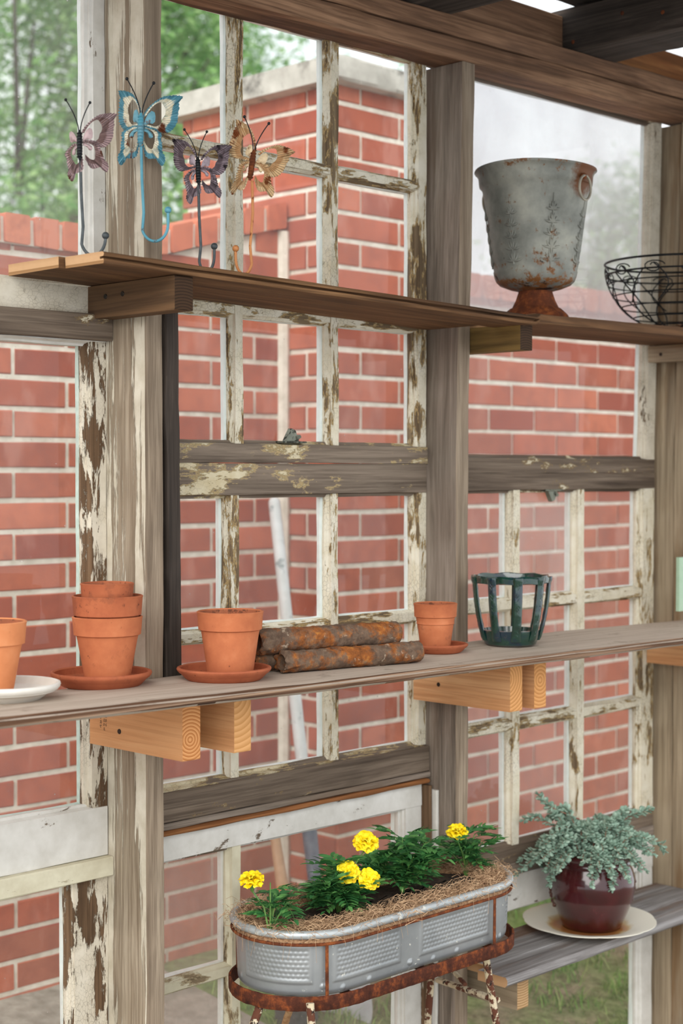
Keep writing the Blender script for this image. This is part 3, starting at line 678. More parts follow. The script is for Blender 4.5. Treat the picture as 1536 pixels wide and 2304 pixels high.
bracket(.97, 1.009, -.192, .262, .3385, 'tan bracket under the left end of the lower right shelf', [TANB('y') if 0 else POSTT('y'), endgrain('lower_rings', '#c8a67c', '#8d6a44', (.0, 0, -.12), 55)])
# faint grader's ink on the near pine bracket
INK = simple('faded_ink', '#4a3a30', '#5e4a3a', 60, .9)
b = MB(); rr = random.Random(4)
for colx, (yy, n_) in enumerate(((-.034, 3), (-.044, 7), (-.050, 6))):
    for k in range(n_):
        z = 1.030 - .008 * k - (.028 if colx == 0 else 0)
        for s_ in range(3): b.board(-.0418, -.0411, yy - rr.uniform(.001, .0035), yy + rr.uniform(.0, .002), z + s_ * .002, z + s_ * .002 + .0008, axis='y', c=.0001, jit=0, n=1)
for o in bpy.data.objects:
    if o.get('label', '').endswith('faint ink stamp'): b.build('ink_stamp', INK, o)

# ================================================================== THINGS ON THE MIDDLE SHELF
def on_mid(px, py, rb):
    """place a round base whose front touches the photograph point, standing on the middle shelf"""
    z = 1.078
    for _ in range(12):
        p = atZ(px, py, z); z = mid_z(p.x, p.y)
    d = Vector(ray(px, py)); d.z = 0; d.normalize(); c = p + d * rb; c.z = mid_z(c.x, c.y); return c
def terra(name, c1, c2, c3, dirt=.62):
    t = NT(name); t.coords()
    n = t.noise(t.base, 18, 6, .6); c = t.ramp(n, [(.3, lin(c1)), (.55, lin(c2)), (.75, lin(c3))])
    c = t.mix(t.math('MULTIPLY', t.noise(t.scaled((1, 1, .25)), 30, 5, .6), .22), c, lin('#8d5a42'))
    k = t.step(t.noise(t.base, 75, 6, .7), dirt + .06, .02); c = t.mix(t.math('MULTIPLY', k, .75), c, lin('#4a2c20'))
    k = t.step(t.noise(t.base, 22, 8, .75), dirt, .03); c = t.mix(t.math('MULTIPLY', k, .35), c, lin('#6e4231'))
    t.bsdf(c, .85, 0, t.noise(t.base, 200, 3), .12, .0008, .25); return t.m
TC = terra('terracotta', '#aa5f3e', '#bf714a', '#cf845c'); TCD = terra('dark_terracotta', '#974f35', '#aa5e3d', '#b96b47', .57)
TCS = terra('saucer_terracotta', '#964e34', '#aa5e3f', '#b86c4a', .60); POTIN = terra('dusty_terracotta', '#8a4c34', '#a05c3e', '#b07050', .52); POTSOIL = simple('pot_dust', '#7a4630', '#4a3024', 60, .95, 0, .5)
def pot(c, rt, rb, h, rimh, label, mat, rimf=.93, group='terracotta pots', rings=False):
    t = thing('terracotta_pot', c, label, 'flower pot', group=group); w = .0055 * rt / .06
    b = MB(); ru = rt * rimf - .001; zr = h - rimh
    rb_ = lambda z: rb + (rt * .86 - rb) * z / zr
    prof = [(.0001, .001), (rb - .003, 0), (rb, .002)] + [(rb_(zr * k / 8), zr * k / 8 + .002) for k in range(1, 8)]
    if rings: prof += [(rb_(zr * .80), zr * .78), (rb_(zr * .82) + .0012, zr * .80), (rb_(zr * .84), zr * .82), (rb_(zr * .9), zr * .9)]
    prof += [(rb_(zr), zr - .001)]
    inn = [(rt * .80 - w * .2, zr)] + [(rb_(zr * k / 6) - w, max(.006, zr * k / 6)) for k in (5, 4, 3, 2, 1)] + [(.0001, .0065)]
    b.lathe(prof + [(rt * .90, zr), (rt * .93, zr + .001), (rt - .002, h - .004), (rt - .001, h - .0015), (rt - .003, h), (rt - w + .001, h), (rt - w - .0005, h - .002), (rt * .87 - w, zr + .004)] + inn, 72)
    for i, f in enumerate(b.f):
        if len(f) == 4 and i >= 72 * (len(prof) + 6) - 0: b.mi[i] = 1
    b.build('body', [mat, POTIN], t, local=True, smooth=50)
    return t
def saucer(c, r, rb, h, label, mat, group='terracotta saucers', name='plant_saucer'):
    t = MB(); t.lathe([(.0001, .0005), (rb - .003, 0), (rb, .002), (rb + (r - rb) * .45, h * .42), (rb + (r - rb) * .5, h * .46), (r * .955, h * .60), (r * .965, h * .66), (r * .985, h * .72), (r, h * .86), (r - .001, h - .001), (r - .004, h), (r - .007, h - .002), (r * .90, h * .5), (rb * .98, .006), (.0001, .005)], 80)
    o = t.build(name, mat, local=True, loc=c, smooth=45); return tag(o, label, 'saucer', group)
c1 = on_mid(228, 1553, .071); s1 = mpp(c1)
saucer(c1, .114 * s1 * 1000 / 1000 * 1e3 * .001 if 0 else 114 * s1, 90 * s1, 33 * s1, 'terracotta saucer under the stack of three pots', TCS)
z1 = .006
pc = c1 + Vector((RT[0], RT[1], 0)) * (14 * s1)
pot(pc + Vector((0, 0, z1)), 81 * s1, 50 * s1, 149 * s1, 42 * s1, 'bottom pot of the terracotta stack, standing in the saucer', TC)
pot(pc + Vector((.0005, 0, z1 + 47 * s1)), 81.5 * s1, 50 * s1, 149 * s1, 45 * s1, 'middle pot of the terracotta stack, smudged rim', TCD)
pot(pc + Vector((0, 0, z1 + 119 * s1)), 62 * s1, 40 * s1, 105 * s1, 32 * s1, 'small top pot nested in the terracotta stack', TCD)
c2 = on_mid(504, 1539, .070); s2 = mpp(c2)
saucer(c2, 107 * s2, 86 * s2, 29 * s2, 'terracotta saucer under the single pot left of the rusty pipes', TCS)
pot(c2 + Vector((RT[0], RT[1], 0)) * (14 * s2) + Vector((0, 0, .006)), 77 * s2, 51 * s2, 147 * s2, 42 * s2, 'single terracotta pot left of the rusty pipes, soil crumbs on its rim', TC)
c3 = on_mid(983, 1474, .055); s3 = mpp(c3)
saucer(c3, 70 * s3, 56 * s3, 20 * s3, 'smallest terracotta saucer, in front of the grey post', TCS)
pot(c3 + Vector((RT[0], RT[1], 0)) * (-4 * s3) + Vector((0, 0, .005)), 51 * s3, 33 * s3, 105 * s3, 31 * s3, 'small terracotta pot with ringed body between the pipes and the green basket pot', TC, rings=True)
c0 = on_mid(8, 1587, .078); s0 = mpp(c0)
WSAU = simple('white_plastic', '#e6e4dd', '#d6d3ca', 20, .55, 0, .05)
saucer(c0, 128 * s0, 84 * s0, 40 * s0, 'white saucer at the left edge of the middle shelf', WSAU, group=None)
pot(c0 + Vector((RT[0], RT[1], 0)) * (-36 * s0) + Vector((0, 0, .006)), 90 * s0, 56 * s0, 170 * s0, 52 * s0, 'pale terracotta pot cut off by the left edge of the photo, in the white saucer', terra('pale_terracotta', '#c97c4e', '#da8c5c', '#e09a6c', .7))

# rusty pipes
m = NT('crusted_pipe'); m.coords()
n = m.noise(m.base, 16, 9, .72); n2 = m.noise(m.base, 60, 6, .7)
c = m.ramp(n2, [(.3, lin('#4b3a30')), (.7, lin('#7f6a58'))]); c = m.mix(m.step(n, .52, .05), c, m.ramp(n2, [(.3, lin('#5c3820')), (.55, lin('#96592c')), (.75, lin('#c2843e'))]))
c = m.mix(m.math('MULTIPLY', m.step(m.noise(m.base, 40, 7, .7), .64, .02), .7), c, lin('#b8a690')); m.bsdf(c, .9, 0, m.math('ADD', n, n2), .8, .004, .2); PIPEM = m.m
def pipe(a, e, r, label, seed):
    a = Vector(a); e = Vector(e); L = (e - a).length; b = MB(); n = 120; k = 40; d = (e - a).normalized()
    side = d.cross(Vector((0, 0, 1))).normalized(); up = side.cross(d)
    rings = []; sd = seed * 17.3
    seq = [(i / n * L, 1) for i in range(n + 1)] + [(L, .72), (L - .05, .70)]
    seq = [(.05, .70), (0.0, .74)] + seq
    for (t_, f) in seq:
        ring = []
        for j in range(k):
            an = 2 * math.pi * j / k; q = Vector((t_ * 26, math.cos(an) * 1.4 + sd, math.sin(an) * 1.4))
            nn = noise.noise(q) + .5 * noise.noise(q * 2.7) + .3 * noise.noise(q * 6)
            end = max(0, 1 - t_ / .05)
            disp = .0022 * max(0, nn) * 1.6 + end * .0055 * noise.noise(q * 1.9 + Vector((3, 0, 0))) - .0006
            rr = (r + (disp if f == 1 else 0)) * f
            ring.append(a + d * (t_ + (end * .012 * noise.noise(Vector((0, math.cos(an) * 2 + sd, math.sin(an) * 2))) if f == 1 else 0)) + side * math.cos(an) * rr + up * math.sin(an) * rr)
        rings.append(ring)
    vs = [v for q in rings for v in q]
    b.add(vs, [[i * k + j, i * k + (j + 1) % k, (i + 1) * k + (j + 1) % k, (i + 1) * k + j] for i in range(len(rings) - 1) for j in range(k)])
    return tag(b.build('rusty_pipe', PIPEM, smooth=60), label, 'pipe', 'rusty pipes stacked on the middle shelf')
def pz(px, py, r, extra=0):
    z = 1.07 + r
    for _ in range(10): p = atZ(px, py, z); z = mid_z(p.x, p.y) + r + extra
    return p
pr_ = .0203
A = pz(632, 1490, pr_ + .001); Bp = pz(940, 1466, pr_ + .001)
back = Vector((0, .0440, 0)); pdir = (Bp - A).normalized()
pipe(A, Bp, pr_, 'front rusty pipe of the lower pair, orange crust along its top', 1)
def fix(p, r, extra=0): return Vector((p.x, p.y, mid_z(p.x, p.y) + r + extra))
A2 = fix(A - pdir * .03 + back, pr_ + .001); B2 = fix(Bp - pdir * .015 + back, pr_ + .001); pipe(A2, B2, pr_, 'rear rusty pipe of the lower pair, half hidden behind the front one', 2)
A3 = fix(A + back * .52 - pdir * .035, pr_ + .003, .036); B3 = fix(Bp + back * .52 - pdir * .035, pr_ + .003, .035)
pipe(A3, B3, pr_ * 1.14, 'upper rusty pipe lying on the lower pair, flaking left end', 3)
A4 = fix(A + back * 1.52 - pdir * .02, pr_ + .001, .034); B4 = fix(Bp + back * 1.52 - pdir * .09, pr_ + .001, .034)
pipe(A4, B4, pr_, 'rusty pipe at the back of the pile, only its crusted top edge showing', 4)
A5 = fix(A + back * 2.02 - pdir * .02, pr_ + .001); B5 = fix(Bp + back * 2.02 - pdir * .05, pr_ + .001)
# glazed basket pot
m = NT('green_glaze'); m.coords()
n = m.noise(m.base, 26, 6, .65); c = m.ramp(n, [(.3, lin('#0c211f')), (.48, lin('#173a2f')), (.6, lin('#0f2838')), (.75, lin('#4a4a2c'))])
m.bsdf(c, .18, 0, m.noise(m.base, 120, 3), .25, .0015, .6, .6); GLAZE = m.m
cb = on_mid(1148, 1459, .062); sb = mpp(cb)
t = thing('basket_pot', cb, 'dark green glazed openwork pot with upright ribs on the middle shelf', 'pot')
b = MB(); R0, R1, HB = 62 * sb, 86 * sb, 158 * sb
b.lathe([(.0001, .002), (R0 * .80, 0), (R0 * .94, .004), (R0 * 1.02, .018), (R0 * 1.06, .034), (R0 * .98, .035), (R0 * .9, .018), (R0 * .7, .009), (.0001, .008)], 64); b.build('base_dish', GLAZE, t, local=True)
b = MB(); b.lathe([(R1 * .965, HB - .016), (R1 * 1.01, HB - .015), (R1 * 1.03, HB - .004), (R1 * 1.0, HB), (R1 * .96, HB - .001), (R1 * .94, HB - .006), (R1 * .94, HB - .014), (R1 * .965, HB - .016)], 64, fn=lambda r, z, a: (r * (1 + .010 * math.sin(a * 9)), z + .0012 * math.sin(a * 9 + 1))); b.build('rim', GLAZE, t, local=True)
for k in range(9):
    a = 2 * math.pi * (k + .12) / 9 - math.pi / 2 - .785
    ca, sa = math.cos(a), math.sin(a); pts = []; rs_ = []
    for i in range(19):
        f = i / 18; rr = R0 * .98 + (R1 * 1.0 - R0 * .98) * (f ** .75) + .003 * math.sin(f * math.pi); z = .012 + (HB - .014) * f
        if f > .9: rr += .002
        pts.append((rr * ca, rr * sa, z))
    b = MB(); n = 10
    vs = []
    for i, p in enumerate(pts):
        f = i / 18; w = .0100 + .0012 * math.sin(f * 40) * 0 + (.001 if f > .9 or f < .08 else 0)
        for j in range(n):
            an = 2 * math.pi * j / n; u = w * math.cos(an); v = .0050 * math.sin(an) * (1 + .12 * math.sin(i * 1.9))
            vs.append((p[0] - sa * u + ca * v, p[1] + ca * u + sa * v, p[2]))
    b.add(vs, [[i * n + j, i * n + (j + 1) % n, (i + 1) * n + (j + 1) % n, (i + 1) * n + j] for i in range(18) for j in range(n)] + [list(range(n))[::-1], [18 * n + j for j in range(n)]])
    # twisted cord in relief on each rib
    for sgn in (1, -1):
        b.tube([((pts[i // 3][0] + (pts[min(18, i // 3 + 1)][0] - pts[i // 3][0]) * (i % 3) / 3) - sa * .0022 * sgn * math.sin(i * 1.05) + ca * .0042, (pts[i // 3][1] + (pts[min(18, i // 3 + 1)][1] - pts[i // 3][1]) * (i % 3) / 3) + ca * .0022 * sgn * math.sin(i * 1.05) + sa * .0042, pts[i // 3][2] + (pts[min(18, i // 3 + 1)][2] - pts[i // 3][2]) * (i % 3) / 3) for i in range(4, 50)], .0009, 5)
    b.build('rib', GLAZE, t, local=True, smooth=60)

# ================================================================== URN AND WIRE BASKET ON THE UPPER SHELF
ux = atY(1205, 372, -.125); UZ = 1.7905 + (ux.x - .9) * .012 + .0005
t = thing('metal_urn', (ux.x, -.125, UZ), 'tall galvanised urn with rusty foot, ring handles and embossed fronds', 'urn')
m = NT('galvanised_urn_metal'); m.coords(rnd=False)
n = m.noise(m.base, 12, 6, .6); n2 = m.noise(m.base, 40, 8, .72)
c = m.ramp(n, [(.3, lin('#6c6d66')), (.5, lin('#8a8b83')), (.72, lin('#a9a89c'))])
sx = m.node('ShaderNodeSeparateXYZ'); m.link(m.base, sx.inputs[0])
zl = m.ramp(sx.outputs['Z'], [(.07, (.16, .16, .16, 1)), (.125, (.05, .05, .05, 1)), (.16, (0, 0, 0, 1)), (.30, (0, 0, 0, 1)), (.345, (.08, .08, .08, 1))])
k1 = m.step(m.math('ADD', n2, zl), .63, .03); c = m.mix(k1, c, m.ramp(n2, [(.4, lin('#8f5c30')), (.7, lin('#63401f'))]))
k2 = m.step(m.math('ADD', m.noise(m.base, 28, 6, .6), m.math('MULTIPLY', zl, 1.0)), .74, .012); c = m.mix(k2, c, lin('#2c1d18'))
hd = m.node('ShaderNodeVectorMath', operation='DISTANCE'); m.link(m.base, hd.inputs[0]); hd.inputs[1].default_value = (.02, -.128, .318)
kh = m.step(m.math('SUBTRACT', m.math('ADD', m.math('MULTIPLY', n2, .05), .045), hd.outputs['Value']), .5, .5) if 0 else m.ramp(m.math('SUBTRACT', hd.outputs['Value'], m.math('MULTIPLY', n2, .07)), [(.0, (1, 1, 1, 1)), (.022, (0, 0, 0, 1))])
c = m.mix(kh, c, lin('#6e4426'))
m.bsdf(c, .62, m.math('MULTIPLY', m.math('SUBTRACT', 1.0, k1), .35), m.math('ADD', m.math('MULTIPLY', n2, .4), k2), .4, .0015, .4); URNM = m.m
b = MB(); H = .338
b.lathe([(.036, .066), (.06, .072), (.080, .080), (.0885, .088), (.0925, .098), (.0945, .106), (.0950, .110), (.0940, .113), (.0965, .125), (.103, .17), (.110, .225), (.1165, .270), (.1205, .293), (.1225, .297), (.1235, .300), (.1275, .305), (.1285, .312), (.1295, .325), (.1335, .333), (.1375, .336), (.1385, .338), (.1375, .341), (.134, .341), (.129, .330), (.126, .312), (.117, .290), (.1, .18), (.088, .11), (.07, .085), (.03, .078)], 96, fn=lambda r, z, a: (r * (1 + .006 * math.sin(a * 3 + z * 20)), z + (.003 * math.sin(a * 2 + 1) if z > .3 else 0)))
b.build('bowl', URNM, t, local=True, smooth=50)
b = MB(); b.lathe([(.0001, .001), (.076, 0), (.077, .006), (.074, .012), (.066, .020), (.058, .027), (.053, .029), (.052, .031), (.045, .045), (.040, .060), (.038, .067), (.034, .072), (.0001, .073)], 64, fn=lambda r, z, a: (r * (1 + (.012 * math.sin(a * 14) if z < .027 else 0)), z)); b.build('foot', RUST, t, local=True, smooth=50)
def urn_r(z): return .0945 + (.1165 - .0945) * (z - .113) / (.270 - .113)
b = MB()
for a0, hh in ((-3.0, 1), (-2.13, 1.06), (-1.26, 1), (-.39, 1), (.48, 1), (1.35, 1), (2.3, 1)):
    def P(u, z, out=.0012): r = urn_r(z) + out; a = a0 + u / r; return (r * math.cos(a), r * math.sin(a), z)
    b.tube([P(0, .118 + .145 * hh * i / 14) for i in range(15)], [.0022 - .0012 * i / 14 for i in range(15)], 6)
    for i in range(5):
        zb = .125 + .026 * i * hh; L = .026 - .002 * i
        for sg in (-1, 1):
            for q in (0, .45, .8):
                b.tube([P(sg * L * (1 - q) * (s_ / 6) ** .8 * (.9), zb + L * .95 * (.25 + q) * (s_ / 6) ** 1.4) for s_ in range(7)], [.0014, .0024, .003, .0028, .0022, .0014, .0006], 6)
b.build('embossed_fronds', URNM, t, local=True, smooth=60)
for a in (-1.57, 1.57):
    cx_, cy_ = .1335 * math.cos(a), .1335 * math.sin(a)
    b = MB(); b.tube([(cx_ + .004 * math.cos(a) + -math.sin(a) * .021 * math.cos(k / 24 * 2 * math.pi), cy_ + .004 * math.sin(a) + math.cos(a) * .021 * math.cos(k / 24 * 2 * math.pi), .285 + .027 * math.sin(k / 24 * 2 * math.pi)) for k in range(24)], .0028, 8, closed=True)
    h_ = b.build('ring_handle', simple('ring_metal', '#8f8878', '#a8a090', 60, .5, .4), t, local=True)
    b = MB(); b.ball((cx_, cy_, .311), .007, 8); b.build('handle_stud', RUST, t, local=True)
# wire basket
bc = atY(1533, 560, -.185); UZ2 = 1.7905 + (bc.x - .9) * .012
BR = .178; t = thing('wire_basket', (bc.x - .002, -.175, UZ2 + .002), 'black wire hanging basket with scrolled sides, resting at the right end of the upper shelf', 'basket')
RZ = .158
def bwl(f, a):      # f 0 bottom .. 1 rim
    r = BR * math.sin(f * math.pi / 2) ** .8; z = RZ * (1 - math.cos(f * math.pi / 2)) ** .9; return Vector((r * math.cos(a), r * math.sin(a), z))
b = MB()
for f, rr in ((1, .0029), (.90, .0024)):
    b.tube([bwl(f, k / 48 * 2 * math.pi) + (Vector((0, 0, .0)) if f < 1 else Vector((0, 0, .006))) for k in range(48)], rr, 6, closed=True)
b.build('rim_wire', IRON, t, local=True)
b = MB()
for f in (.8, .66, .52, .36, .2): b.tube([bwl(f, k / 40 * 2 * math.pi) for k in range(40)], .0017, 6, closed=True)
b.build('hoop_wires', IRON, t, local=True)
for k in range(12):
    a = k / 12 * 2 * math.pi + .1
    b = MB(); b.tube([bwl(i / 12 * .9, a + .35 * math.sin(i / 12 * math.pi) * (1 if k % 2 else -1)) for i in range(13)], .0018, 6); b.build('rib_wire', IRON, t, local=True)
for k in range(12):
    a = k / 12 * 2 * math.pi + .25
    b = MB(); b.tube([bwl(.93 + .05 * math.sin(s_ * .55) - .028 * s_ / 16, a + .16 * math.cos(s_ * .55) * (1 - s_ / 24)) for s_ in range(17)], .0016, 6); b.tube([bwl(.55 + .4 * s_ / 8, a + .2 * math.sin(s_ / 8 * 3.1)) for s_ in range(9)], .0016, 6)
    b.build('scroll_wire', IRON, t, local=True)
b = MB()
p0 = Vector((.0, -.06, RZ * .78)); p1 = Vector((.008, -.03, .006)); nl = 26
for i in range(nl):
    p = p0.lerp(p1, i / nl) + Vector((.004 * math.sin(i), .003 * math.cos(i * 1.3), 0)); ax = i % 2
    b.tube([p + Vector(((.0030 if ax else .0008) * math.cos(q / 10 * 2 * math.pi), (.0008 if ax else .0030) * math.cos(q / 10 * 2 * math.pi), .0045 * math.sin(q / 10 * 2 * math.pi))) for q in range(10)], .0008, 5, closed=True)
for i in range(40):
    a = random.uniform(0, 6.28); p = p1 + Vector((random.gauss(0, .014), random.gauss(0, .012), abs(random.gauss(0, .006))))
    b.tube([p + Vector((.004 * math.cos(a + q / 8 * 6.28), .004 * math.sin(a + q / 8 * 6.28), .002 * math.sin(q / 8 * 6.28 + a))) for q in range(8)], .0008, 4, closed=True)
b.build('chain', RUSTD, t, local=True)

# ================================================================== BUTTERFLY HOOKS
U = .000237
UPW = dict(o=[(1052, 872), (1062, 845), (1090, 805), (1125, 768), (1165, 735), (1205, 712), (1260, 700), (1320, 698), (1345, 708), (1318, 745), (1320, 790), (1312, 840), (1310, 885), (1292, 930), (1262, 965), (1225, 982), (1180, 975), (1135, 962), (1085, 950), (1060, 945)],
           i=[(1075, 868), (1085, 848), (1108, 812), (1135, 782), (1158, 765), (1180, 757), (1195, 765), (1208, 785), (1218, 805), (1220, 830), (1212, 855), (1200, 872), (1196, 890), (1190, 910), (1175, 925), (1160, 935), (1140, 940), (1118, 935), (1092, 930), (1072, 925)])
LOW = dict(o=[(1060, 945), (1095, 935), (1140, 945), (1180, 962), (1202, 990), (1196, 1020), (1205, 1050), (1208, 1085), (1212, 1120), (1232, 1150), (1232, 1190), (1212, 1222), (1188, 1205), (1172, 1175), (1140, 1175), (1110, 1178), (1085, 1165), (1072, 1135), (1066, 1110), (1058, 1090)],
           i=[(1070, 965), (1090, 958), (1115, 965), (1135, 978), (1148, 1000), (1150, 1018), (1150, 1035), (1148, 1055), (1142, 1072), (1140, 1085), (1136, 1096), (1128, 1104), (1118, 1104), (1108, 1100), (1100, 1096), (1094, 1090), (1086, 1080), (1078, 1070), (1072, 1060), (1066, 1050)])
PETU = [(1058, 935), (1070, 890), (1090, 850), (1115, 826), (1138, 835), (1145, 865), (1142, 905), (1125, 922), (1100, 920), (1085, 930)]
PETL = [(1062, 955), (1085, 960), (1110, 975), (1130, 995), (1134, 1015), (1118, 1028), (1102, 1022), (1095, 1000), (1078, 985), (1062, 980)]
def smooth_loop(pts, k=3):
    out = []
    for i in range(len(pts) - 1):
        p0 = pts[max(0, i - 1)]; p1 = pts[i]; p2 = pts[i + 1]; p3 = pts[min(len(pts) - 1, i + 2)]
        for j in range(k):
            t = j / k; out.append(tuple(.5 * ((2 * p1[q]) + (-p0[q] + p2[q]) * t + (2 * p0[q] - 5 * p1[q] + 4 * p2[q] - p3[q]) * t * t + (-p0[q] + 3 * p1[q] - 3 * p2[q] + p3[q]) * t ** 3) for q in (0, 1)))
    out.append(pts[-1]); return out
def wing_mat(name, inner, outer, rustc, body, rt=.58, groove=.75):
    t = NT(name); t.coords()
    uv = t.node('ShaderNodeTexCoord'); sp = t.node('ShaderNodeSeparateXYZ'); t.link(uv.outputs['UV'], sp.inputs[0])
    n = t.noise(t.base, 90, 5, .6); v = t.math('ADD', sp.outputs['Y'], t.math('MULTIPLY', t.math('SUBTRACT', n, .5), .55))
    c = t.ramp(v, [(.0, lin(inner)), (.48, lin(inner)), (.56, lin(outer)), (1, lin(outer))])
    c = t.mix(t.math('MULTIPLY', t.step(n, .56, .06), .35), c, lin(body))
    rg = t.math('SINE', t.math('MULTIPLY', sp.outputs['X'], 6.2832)); c = t.mix(t.math('MULTIPLY', t.step(t.math('ADD', t.math('MULTIPLY', rg, .25), .5), .62, .10), groove), c, lin(body))
    k = t.step(t.noise(t.base, 34, 6, .6), rt, .03); c = t.mix(k, c, lin(rustc))
    t.bsdf(c, .5, .25, t.noise(t.base, 300, 3), .3, .0006); return t.m
def plate(b, pts, z=.0, cup=.0, thick=.0007):
    cx_ = sum(p[0] for p in pts) / len(pts); cy_ = sum(p[1] for p in pts) / len(pts); n = len(pts)
    vs = [(p[0], z, p[1]) for p in pts] + [((p[0] + cx_) / 2, z + cup, (p[1] + cy_) / 2) for p in pts] + [(cx_, z + cup * 1.2, cy_)]
    fs = [[i, (i + 1) % n, n + (i + 1) % n, n + i] for i in range(n)] + [[n + i, n + (i + 1) % n, 2 * n] for i in range(n)]
    k = len(vs); vs += [(v[0], v[1] + thick, v[2]) for v in vs]; fs += [[k + i for i in reversed(f)] for f in fs[:]] + [[(i + 1) % n, i, k + i, k + (i + 1) % n] for i in range(n)]
    b.add(vs, fs, 0, [(0.5, .9)] * len(vs))
def strip(b, outer, inner, sgn, amp=.0020, nrm=14, thick=.0006):
    o = smooth_loop(outer, 6); i_ = smooth_loop(inner, 6); n = len(o); m_ = 5; vs = []; uv = []
    s_ = 0
    for k in range(n):
        if k: s_ += math.dist(o[k], o[k - 1])
        for j in range(m_ + 1):
            f = j / m_; x = i_[k][0] + (o[k][0] - i_[k][0]) * f; y = i_[k][1] + (o[k][1] - i_[k][1]) * f
            z = amp * math.sin(s_ / 24 * 2 * math.pi) * (.25 + .75 * f) + .004 * ((x - 1040) / 300) ** 2
            if j == m_: x += 2.5 * math.sin(s_ * .6); y += 2.5 * math.sin(s_ * .47)
            vs.append(((x - 1040) * U * sgn, -z, (965 - y) * U)); uv.append((s_ / 24, f))
    q = m_ + 1; fs = [[k * q + j, k * q + j + 1, (k + 1) * q + j + 1, (k + 1) * q + j] for k in range(n - 1) for j in range(m_)]
    K = len(vs); vs += [(v[0], v[1] + thick, v[2]) for v in vs]; uv += uv
    fs += [[K + i for i in reversed(f)] for f in fs[:]]
    for k in range(n - 1):
        fs.append([k * q, (k + 1) * q, K + (k + 1) * q, K + k * q]); fs.append([(k + 1) * q + m_, k * q + m_, K + k * q + m_, K + (k + 1) * q + m_])
    b.add(vs, fs, 0, uv)
def butterfly(loc, scale, tilt_, turn, bends, hook, wm, bm_, hm, label, missing=(), hookmat=None, ant=None, squash=None):
    t = thing('butterfly_hook', loc, label, 'butterfly hook', ANG - math.pi / 2 + turn, 'metal butterfly hooks on the upper shelf')
    hx, hz, bot = hook           # hook tip x, tip z and lowest z in the hook's own frame
    def fin(b, bend=None, sgn=1, up=True, sq=1):
        M = Matrix.Rotation(tilt_, 4, 'Y')
        if bend is not None: M = M @ Matrix.Scale(sq, 4, Vector((1, 0, 0))) @ Matrix.Rotation(sgn * bend[0], 4, 'Z') @ Matrix.Rotation(sgn * bend[1], 4, 'Y')
        return b.xform(Matrix.Scale(scale, 4) @ M)
    for kk, (sgn, side) in enumerate(((-1, 'L'), (1, 'R'))):
        for (up, src, pet) in ((True, UPW, PETU), (False, LOW, PETL)):
            key = side + ('u' if up else 'l')
            b = MB()
            bd = bends.get(key, (0, 0))
            if key in missing:
                plate(b, [((x - 1040) * U * sgn, (965 - y) * U) for x, y in pet], -.001, -.002)
            else:
                strip(b, src['o'], src['i'], sgn)
                plate(b, [((x - 1040) * U * sgn, (965 - y) * U) for x, y in pet], -.0015, -.002)
            fin(b, bd, sgn)
            b.build('wing', wm, t, local=True, smooth=60)
    b = MB(); b.tube([(0, -.004, (965 - y) * U) for y in (850, 880, 910, 940, 970, 1000, 1040, 1070, 1095)], [.0022, .0042, .0052, .0056, .0052, .0056, .0052, .0042, .002], 12)
    for y in range(880, 1090, 24): b.tube([(.0050 * math.cos(a / 12 * 6.28), -.004 + .0058 * math.sin(a / 12 * 6.28), (965 - y) * U) for a in range(12)], .0010, 5, closed=True)
    fin(b); b.build('body', bm_, t, local=True)
    for sgn in (-1, 1):
        pts = [(sgn * (2 + 26 * (i / 8) ** 1.6 * (1 if sgn > 0 else 1.25)) * U * 3.2, -.004 - .003 * i / 8, (965 - 860 + 255 * i / 8 * (1 if sgn < 0 else .9)) * U) for i in range(9)]
        b = MB(); b.tube(pts, .0011, 6); b.ball(pts[-1], .0030, 6); fin(b); b.build('antenna', IRON, t, local=True)
    b = MB(); z0_ = -.030 * scale; x0_ = -.030 * scale * math.sin(tilt_) * -1 * 0
    pts = [(0, .002, z0_), (.001, .003, z0_ + (bot - z0_) * .35), (.004 * (1 if hx > 0 else -1), .003, z0_ + (bot - z0_) * .7)]
    pts += [Vector((hx * (.5 - .5 * math.cos(a)) , .003, bot + (.0 if 0 else 0) + .030 * (1 - math.sin(a)) )) for a in [math.pi * (.12 + .88 * i / 14) for i in range(15)]]
    pts = [Vector(p) for p in pts]; top_ = pts[-1]; pts += [Vector((hx, .003, top_.z + (hz - top_.z) * q)) for q in (.5, 1)]
    b.tube(pts, .0026, 10); b.build('hook', hm, t, local=True)
    b = MB(); b.ball(pts[-1], .0062, 10); b.build('hook_knob', hm, t, local=True)
    return t
M1 = wing_mat('mauve_wing', '#8a6f6a', '#b9a0a0', '#5c3626', '#3c3236', .60)
M2 = wing_mat('blue_cream_wing', '#e8dfc8', '#6a9fae', '#6a3a22', '#2f6a7a', .61, .35)
M3 = wing_mat('plum_wing', '#7b6a70', '#a3939a', '#2c2427', '#3a3034', .60)
M4 = wing_mat('tan_wing', '#c9a276', '#e2c8a0', '#7d431f', '#8b6a48', .58)
MBLU = patchy('blue_enamel', ('#4b8ea2', '#65a5b5'), [('#5a3a28', .66, 60, .02)], .45, .1)
MBODY2 = patchy('blue_solder', ('#6a8590', '#5f97a8'), [('#4f97ab', .5, 60, .05)], .5, .2)
ORNG = patchy('orange_enamel', ('#b5713c', '#c98850'), [('#7a3f20', .58, 50, .03)], .55)
p1_ = atY(180, 322, -.16); fl = upz(p1_.x, 0) + .0035
def bf_loc(px, py, y): return atY(px, py, y)
L1 = bf_loc(180, 325, -.175); butterfly(L1, .86, .0, -.05, {'Ru': (.30, 0), 'Lu': (.6, .2), 'Ll': (.35, .35), 'Rl': (.3, -.2)}, (.042, -.152, fl - L1.z), M1, IRON, IRONG, 'leftmost metal butterfly, mauve-brown with its left upper wing broken off', missing=('Lu',))
